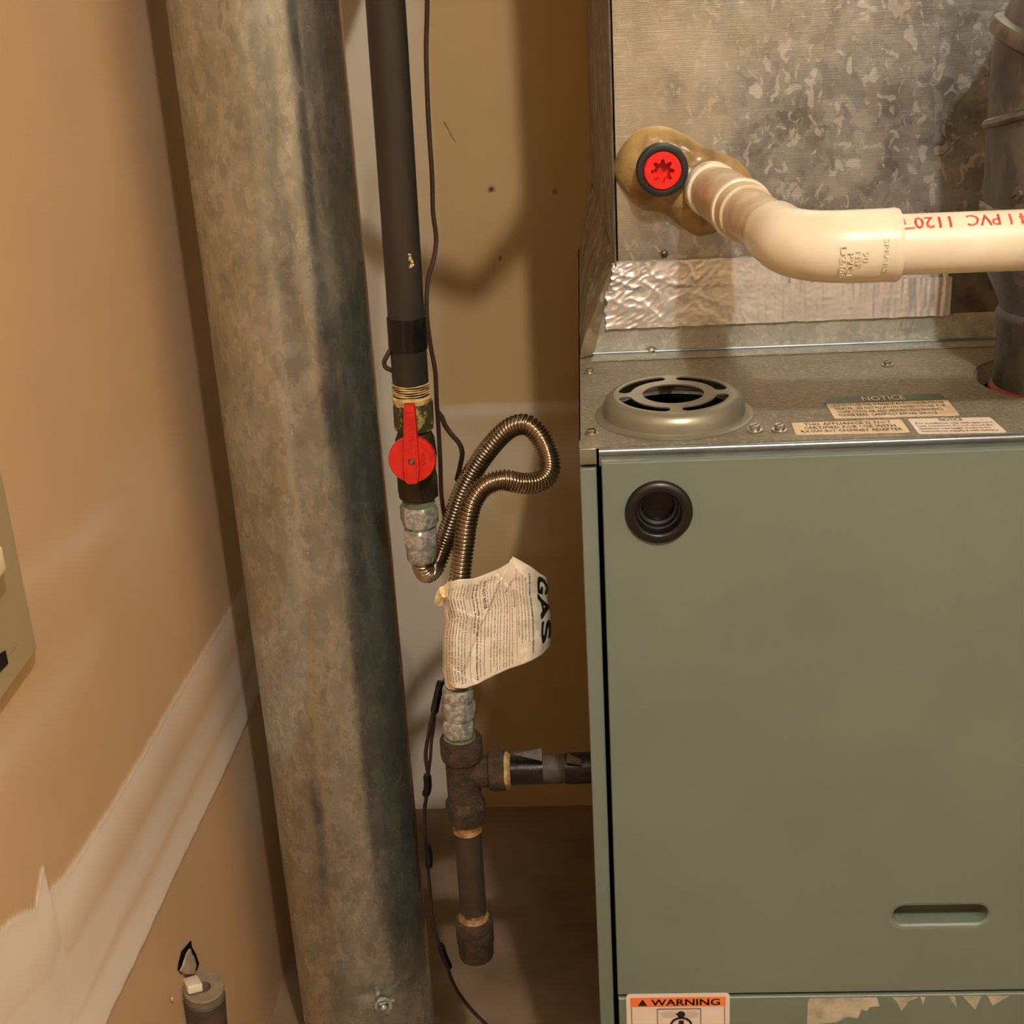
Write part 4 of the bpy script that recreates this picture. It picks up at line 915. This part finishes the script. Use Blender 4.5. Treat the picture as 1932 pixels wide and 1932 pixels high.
# drip leg ----------------------------------------------------------------
D0 = at(899, 1800, Y=TY); D1 = at(881, 1550, Y=TY); dd = (D1 - D0).normalized(); dL = (D1 - D0).length; dz = lambda y: dL * (1800 - y) / 250.0
dl = thing('drip_leg', 'short capped iron pipe hanging under the rusty tee', 'pipe', D0)
MB().lathe([(0.0134, dz(1745)), (0.0134, dz(1545))], D0, dd, 40).build('pipe', 'rust_pipe', dl)
th = []
for k in range(4): th += [(0.0134, dz(1566) + k * 0.0018), (0.0144, dz(1566) + k * 0.0018 + 0.0009)]
MB().lathe([(0.0132, dz(1570))] + th + [(0.0134, dz(1545))], D0, dd, 40, closed=True).build('orange_threads', 'dope_orange', dl, label='orange-brown threads below the tee')
MB().lathe([(0.0001, dz(1806)), (0.013, dz(1806)), (0.0168, dz(1802)), (0.0180, dz(1796)), (0.0182, dz(1774)), (0.0190, dz(1772)), (0.0192, dz(1738)), (0.0188, dz(1731)), (0.0150, dz(1728))], D0, dd, 48, closed=True).build('cap', 'rust', dl, angle=50)
th = [(0.0188, dz(1732) + 0.0002)]
for k in range(5): th += [(0.0158 - k * 0.0004, dz(1730) + k * 0.0014), (0.0148 - k * 0.0003, dz(1730) + k * 0.0014 + 0.0007)]
MB().lathe(th + [(0.0134, dz(1714))], D0, dd, 44, rfun=lambda t, r, h: r * (1 + 0.012 * math.sin(4 * t)), closed=True).build('cap_sealant', 'dope_orange', dl, label='tan sealant collar on the cap')

# ================================================================== UNSEEN LINE added above the view to cast the sagging shadow on the back wall
il = []
for x, z in ((-0.25, 0.80), (-0.17, 0.80), (-0.12, 0.825), (-0.085, 0.86), (-0.05, 0.93), (0.0, 1.03), (0.06, 1.16)):
    w0 = Vector((x, YB, z)); il.append(w0.lerp(LAMP, (YB - 1.18) / (YB - LAMP.y)))
il = [Vector((-0.200, YB + 0.02, il[0].z + 0.06)), Vector((-0.192, 1.55, il[0].z + 0.05)), Vector((-0.186, 1.30, il[0].z + 0.02))] + il[1:]
lp_, _l = spline(il, 60); MB().tube(lp_, 0.0125, 16).build('shadow_caster_line', 'rubber', None)
tag(bpy.data.objects['shadow_caster_line'], 'unseen black line added above the gas pipe to cast a sagging wall shadow', 'pipe')

# ================================================================== WARNING TAG
tg = thing('warning_tag', 'crumpled cream paper label wrapped round the hose above the tee', 'label', at(840, 1295, Y=1.185))
def pl_(pts, t):
    L = [0]
    for a, b in zip(pts, pts[1:]): L.append(L[-1] + math.hypot(b[0] - a[0], b[1] - a[1]))
    s_ = t * L[-1]; return (float(np.interp(s_, L, [p[0] for p in pts])), float(np.interp(s_, L, [p[1] for p in pts])))
TOP = [(842, 1098), (868, 1093), (893, 1092), (915, 1084), (940, 1074), (960, 1062), (967, 1050), (985, 1060), (1003, 1070), (1020, 1083), (1033, 1090)]
BOT = [(842, 1290), (858, 1299), (878, 1299), (900, 1291), (930, 1276), (960, 1262), (985, 1254), (1005, 1246), (1022, 1236), (1039, 1218)]
LEF = [(842, 1098), (833, 1130), (843, 1165), (837, 1200), (837, 1260), (842, 1290)]
RIG = [(1033, 1090), (1036, 1112), (1034, 1130), (1041, 1160), (1041, 1195), (1039, 1218)]
def coons(u, v):            # v = 0 top, 1 bottom
    tp_, bt_, lf, rg = pl_(TOP, u), pl_(BOT, u), pl_(LEF, v), pl_(RIG, v)
    return tuple((1 - v) * tp_[i] + v * bt_[i] + (1 - u) * lf[i] + u * rg[i] - ((1 - u) * (1 - v) * TOP[0][i] + u * (1 - v) * TOP[-1][i] + (1 - u) * v * BOT[0][i] + u * v * BOT[-1][i]) for i in (0, 1))
creases = [((0.52, 0.12), (0.30, 0.50), 0.0026), ((0.30, 0.50), (0.17, 0.86), 0.0022), ((0.52, 0.12), (0.62, 0.02), 0.002), ((0.12, 0.28), (0.32, 0.40), 0.0014), ((0.70, 0.18), (0.50, 0.30), 0.0014), ((0.84, 0.65), (0.92, 0.90), 0.0022), ((0.6, 0.0), (0.80, 0.2), 0.0024), ((0.45, 0.02), (0.6, 0.25), 0.0012), ((0.05, 0.78), (0.25, 0.95), 0.0012)]
def depth(u, v):
    Y = 1.184 + 0.012 * ((max(0, 0.12 - u)) / 0.12) ** 2 - 0.006 * math.sin(math.pi * min(1, u / 0.25)) * (u < 0.25) + 0.030 * max(0, (u - 0.72) / 0.28) ** 1.8 + 0.004 * math.sin(u * 5)
    for (a, b), (c, d), h in creases:
        L2 = (c - a) ** 2 + (d - b) ** 2; t = max(0, min(1, ((u - a) * (c - a) + (v - b) * (d - b)) / L2)); q = math.hypot(u - a - t * (c - a), v - b - t * (d - b))
        sg = 1 if ((u - a) * (d - b) - (v - b) * (c - a)) > 0 else -0.6
        Y += h * sg * math.exp(-(q / 0.05)) * math.sin(math.pi * (0.1 + 0.8 * t))
    Y += 0.0022 * noise.noise(Vector((u * 5, v * 5, 3))) + 0.0008 * noise.noise(Vector((u * 14, v * 14, 8)))
    return Y
def sheet(u, v, off=0.0):
    x, y = coons(min(1, max(0, u)), min(1, max(0, v))); return at(x, y, Y=depth(u, v) - off)
N_ = 90; v_ = [sheet(i / N_, j / N_) for j in range(N_ + 1) for i in range(N_ + 1)]
f_ = [(j * (N_ + 1) + i, j * (N_ + 1) + i + 1, (j + 1) * (N_ + 1) + i + 1, (j + 1) * (N_ + 1) + i) for j in range(N_) for i in range(N_)]
ts = mesh('paper_sheet', v_, f_, 'paper', tg, angle=60)
sol = ts.modifiers.new('thickness', 'SOLIDIFY'); sol.thickness = 0.0003; sol.offset = 1
# back of the wrap, round the hose
bk_, bf = [], []
for j in range(21):
    for k in range(15):
        v = j / 20; t = math.pi * (0.55 + 1.0 * k / 14); x, y = pl_(LEF, v); e = at(x, y, Y=1.196); c = at(864, y, Y=1.202)
        r = max(0.0105, (c - e).length * 0.98); bk_.append(c + Vector((math.cos(t) * r * (1 if math.cos(t) < 0 else 0.9), -math.sin(t) * r, 0)))
for j in range(20):
    for k in range(14): a = j * 15 + k; bf.append((a, a + 1, a + 16, a + 15))
mesh('wrapped_back', bk_, bf, 'paper', tg, angle=80)
# yellow torn corner
yc = at(833, 1124, Y=1.180); yb = MB(); vv = []; 
ypx = [(845, 1098), (838, 1105), (829, 1108), (824, 1116), (820, 1130), (819, 1138), (826, 1144), (835, 1143), (838, 1133), (846, 1126)]
yl = [at(x, y, Y=1.178 + random.uniform(-.002, .003)) for x, y in ypx]; cen = at(833, 1125, Y=1.171); n = len(yl)
for p in yl: vv.append(p)
for p in yl: vv.append(p.lerp(cen, 0.5) + Vector((0, random.uniform(-.004, .002), random.uniform(-.001, .001))))
vv.append(cen); yb.add(vv, [(i, (i + 1) % n, n + (i + 1) % n, n + i) for i in range(n)] + [(n + i, n + (i + 1) % n, 2 * n) for i in range(n)])
yb.build('torn_corner', 'paper_yellow', tg, smooth=False, label='yellow torn corner tab')
# print: lines run down the sheet, first line at the right
LN = [(0.80, 0.08, 0.93, 0.018, 'surfaces may be energised. Connector and fittings must be connected by a licensed person', 1), (0.765, 0.14, 0.80, 0.013, 'This connector has been tested for leaks before leaving the factory', 0), (0.735, 0.12, 0.78, 0.013, 'and complies with the requirements for indoor gas appliances. Check', 0),
      (0.705, 0.16, 0.80, 0.013, 'all joints with a soap and water solution after every installation', 0), (0.675, 0.10, 0.74, 0.013, 'and whenever the appliance is moved for cleaning or service.', 0),
      (0.640, 0.30, 0.95, 0.013, 'Important', 1), (0.612, 0.20, 0.97, 0.013, 'Only qualified persons should install this connector. Do not kink, twist', 0), (0.585, 0.20, 0.97, 0.013, 'or torque the tube. Avoid sharp bends and repeated bending of the tubing', 0), (0.558, 0.22, 0.97, 0.013, 'Turn off gas supply before disconnecting appliance. Keep the sealing', 0), (0.531, 0.12, 0.97, 0.013, 'surfaces clean and free of burrs. Do not use pipe joint compound on the flare', 0),
      (0.497, 0.06, 0.97, 0.013, 'Use only on piping systems with a working pressure of one half pound or less', 0), (0.470, 0.14, 0.97, 0.013, 'Do not connect two or more connectors together to gain length in any case', 0), (0.443, 0.06, 0.92, 0.013, 'Connector must not pass through walls, floors, ceilings or partitions', 0),
      (0.412, 0.05, 0.96, 0.014, 'before you reconnect an appliance, replace with new connector every time', 0), (0.383, 0.06, 0.60, 0.014, 'Do not use if damaged, dented or kinked', 0), (0.345, 0.05, 0.33, 0.030, '. DO NOT REUSE', 1),
      (0.352, 0.40, 0.96, 0.014, 'Reusing a connector can cause a gas leak and serious injury or death', 0), (0.318, 0.05, 0.95, 0.014, 'approved for outdoor or indoor use with natural or propane gas appliances', 0), (0.284, 0.06, 0.97, 0.019, '. Keep tube surfaces away from acids, salts and cleaners, leak detectors only', 1),
      (0.252, 0.06, 0.52, 0.019, 'Technical hotline: burrs and oil', 1), (0.205, 0.05, 0.62, 0.015, 'Appliance Use', 0), (0.178, 0.06, 0.96, 0.015, '. Use this connector on fuel gas only. Do not use on water or other fluids that', 0), (0.152, 0.05, 0.96, 0.015, 'carry more than the rated pressure stamped on the nut and the flare fitting', 0), (0.126, 0.05, 0.93, 0.015, '. Use pipe sealant on the male threads to natural or LP gas piping', 0),
      (0.100, 0.05, 0.94, 0.015, '. Do not connect to LP gas containers or portable units of any kind', 0), (0.074, 0.06, 0.95, 0.015, '. Do not install above the appliance where the heat can reach it', 0), (0.048, 0.06, 0.95, 0.015, '. Connector length must not be more than six feet in any room', 0), (0.022, 0.30, 0.96, 0.015, 'See the other side for more instructions before use', 0)]
tx = MB(); tx2_ = MB()
def tmap(u0, v0, hgt, off):
    return lambda x, y: sheet(u0 + y, v0 + x, off)
for u0, va_, vb_, hgt, body, bd_ in LN:
    vs, fs, wd = text_geo(body, 0 if hgt < 0.017 else 1); sx = (vb_ - va_) / wd
    if body == 'Important' or body == 'Appliance Use': sx *= 0.25
    hs = hgt * 1.25
    bold = MB()
    (bold if bd_ else tx).add([sheet(u0 + y * hs, va_ + x * sx, 0.0006) for x, y in vs], fs)
    if bd_: bold.add([sheet(u0 + y * hs + 0.002, va_ + x * sx, 0.00063) for x, y in vs], fs); bold.build('bold_print', 'ink', tg, smooth=False)
tx.build('small_print', 'smallink', tg, smooth=False)
big = MB()
def bigtext(body, va_, vb_, u0, hh_, n=3):
    vs, fs, wd = text_geo(body, 3, 8)
    for dx, dy in ((0, 0), (0.012, 0), (0, 0.010), (0.012, 0.010), (0.022, 0), (0.022, 0.010)):
        big.add([sheet(u0 + y * hh_ + dy, va_ + dx + x * (vb_ - va_) / wd, 0.0007 + dx * 0.002) for x, y in vs], fs)
bigtext('G', 0.02, 0.24, 0.885, 0.14); bigtext('A', 0.27, 0.56, 0.885, 0.14); bigtext('S', 0.58, 0.86, 0.885, 0.14)
big.build('big_lettering', 'ink', tg, smooth=False, label='large black letters GAS')
for u_, a, b in ((0.232, 0.04, 0.96), (0.66, 0.3, 0.93)):
    ln = MB()
    for k in range(30):
        v0, v1 = a + (b - a) * k / 30, a + (b - a) * (k + 1) / 30
        ln.add([sheet(u_, v0, .0006), sheet(u_ + .002, v0, .0006), sheet(u_ + .002, v1, .0006), sheet(u_, v1, .0006)], [(0, 1, 2, 3)])
    ln.build('rule_line', 'smallink', tg, smooth=False)

# ================================================================== WIRES
def wire(name, pxs, r, label, splices=(), r2=0.0042):
    pts, L = spline([at(x, y, Y=Y) for x, y, Y in pxs], 220)
    t = thing(name, label, 'wire', pts[-1]); MB().tube(pts, r, 10).build('cable', 'wire', t)
    for q in splices:
        sp_, _l = spline([at(x, y, Y=Y) for x, y, Y in q], 12); MB().tube(sp_, [r2 * (0.8 if i in (0, 11) else 1.0) for i in range(12)], 14).build('tape_splice', 'black_tape', t, label='black tape splice')
    return t
wire('thermostat_wire', [(808, -300, 1.30), (806, 0, 1.30), (804, 100, 1.30), (808, 220, 1.30), (815, 330, 1.30), (817, 400, 1.30), (823, 450, 1.30), (818, 490, 1.295), (807, 530, 1.29), (805, 590, 1.285), (812, 650, 1.285), (821, 700, 1.285), (824, 760, 1.285), (828, 820, 1.285), (831, 880, 1.285), (833, 935, 1.29), (842, 990, 1.305), (855, 1010, 1.31), (858, 1060, 1.31), (855, 1150, 1.30), (848, 1240, 1.29), (838, 1290, 1.28), (828, 1312, 1.27), (817, 1345, 1.26), (809, 1385, 1.26), (803, 1425, 1.26), (808, 1465, 1.26), (806, 1495, 1.265), (801, 1530, 1.28), (803, 1590, 1.29), (812, 1690, 1.30), (818, 1750, 1.30), (836, 1800, 1.30), (856, 1858, 1.30), (885, 1900, 1.30), (925, 1940, 1.30), (1000, 2010, 1.32)], 0.0021,
     'thin brown wire wandering down beside the black gas pipe to the floor', [[(832, 1285, 1.27), (824, 1320, 1.265), (819, 1345, 1.26)], [(806, 1462, 1.26), (807, 1485, 1.262), (803, 1500, 1.265)], [(806, 1592, 1.29), (809, 1615, 1.29), (809, 1636, 1.29)], [(831, 1782, 1.30), (838, 1805, 1.30), (848, 1826, 1.30)]])
wire('looped_wire', [(821, 1335, 1.262), (818, 1370, 1.26), (814, 1400, 1.26), (812, 1430, 1.26), (808, 1462, 1.26)], 0.0017, 'short second strand of thin wire bowed beside the tee')
wire('branch_wire', [(825, 776, 1.287), (833, 786, 1.287), (840, 803, 1.287), (852, 820, 1.287), (866, 836, 1.288), (872, 855, 1.29), (868, 880, 1.30), (862, 905, 1.31)], 0.0024, 'short dark wire branching off behind the top of the hose')
wire('wire_loop', [(746, 648, 1.248), (740, 655, 1.246), (732, 668, 1.244), (725, 682, 1.244), (727, 692, 1.244), (735, 697, 1.245), (746, 702, 1.248)], 0.0021, 'small dark wire loop sticking out left of the taped gas pipe')

# ================================================================== LEFT WALL FITTINGS
XP = XL + 0.010
pc_ = at(70, 1225, X=XP); pnl = thing('breaker_panel', 'beige metal electrical panel cover on the left drywall', 'panel', (XL, 0.80, pc_.z))
MB().box((XL, 0.55, pc_.z), (XP, pc_.y, pc_.z + 0.75), 0.0012).build('cover', 'plate', pnl)
MB().box((XP - 0.0005, 0.57, pc_.z + 0.02), (XP + 0.0006, pc_.y - 0.028, pc_.z + 0.73), 0.0005).build('door_panel', 'plate', pnl)
lp = at(-6, 1064, X=XP + 0.012); MB().box((XP, lp.y - 0.016, lp.z - 0.010), (XP + 0.014, lp.y + 0.0105, lp.z + 0.010), 0.003).build('latch', 'cream', pnl, label='cream plastic latch')
la = [at(-60, 1330, X=XP + 0.0012), at(-60, 1265, X=XP + 0.0012), at(11, 1227, X=XP + 0.0012), at(16, 1252, X=XP + 0.0012)]
MB().poly([[Vector((XP + 0.0012, p.y, p.z)) for p in la]], (-0.0004, 0, 0)).build('dark_sticker', 'label_dark', pnl, smooth=False, label='dark navy sticker')

# conduit stub below a ragged hole
XS = XL + 0.020; sc_ = at(384, 1862, X=XS)
cs = thing('conduit_stub', 'dusty grey conduit end below a ragged hole in the left wall', 'conduit', Vector((XS, sc_.y, sc_.z - 0.06)))
ax = Vector((0.10, -0.10, 1)).normalized()
MB().lathe([(0.0178, -0.12), (0.0178, -0.012), (0.0196, -0.0105), (0.0200, -0.001), (0.0190, 0.0), (0.0072, 0.0), (0.0064, -0.015), (0.0001, -0.015)], sc_, ax, 48, closed=True).build('conduit_end', 'conduit', cs)
MB().lathe([(0.0180, -0.12), (0.0204, -0.10), (0.0204, -0.0125), (0.0180, -0.0115)], sc_, ax, 48, closed=True).build('conduit_sleeve', 'conduit_dark', cs)
pk = at(364, 1858, Z=sc_.z + 0.004); q = MB().box((-0.0075, -0.011, -0.0045), (0.0075, 0.011, 0.0045), 0.002)
Rm = Matrix.Rotation(math.radians(-14), 3, 'X') @ Matrix.Rotation(math.radians(28), 3, 'Z'); q.v = [Rm @ v + Vector((pk.x, pk.y, sc_.z + 0.004)) for v in q.v]; q.build('cream_plug', 'pvc', cs, label='small cream block on the conduit end')
# ragged hole: dark cavity outline plus torn gypsum
hp_ = [(352, 1772 + 14), (344, 1795), (339, 1815), (337, 1830), (343, 1836), (356, 1836), (372, 1830), (376, 1818), (370, 1800), (362, 1786), (361, 1775)]
hh_ = [at(x, y, X=XL + 0.0015) for x, y in hp_]
ho = MB().poly([hh_], (-0.001, 0, 0)).build('wall_hole', 'dark', wl, smooth=False, label='ragged dark hole in the drywall')
gp_ = [(360, 1790), (354, 1800), (347, 1822), (342, 1832), (352, 1838), (366, 1838), (371, 1822), (367, 1806), (363, 1800)]
gb_ = MB().poly([[at(x, y, X=XL + 0.0045) for x, y in gp_]], (-0.002, 0, 0)).build('torn_gypsum', 'gypsum', wl, smooth=False)
cr = at(324, 1885, X=XL + 0.002); MB().lathe([(0.0022, 0), (0.0018, 0.0016), (0.0001, 0.002)], cr, X1, 10).build('plaster_crumb', 'gypsum', wl)
print('built', len(bpy.data.objects))
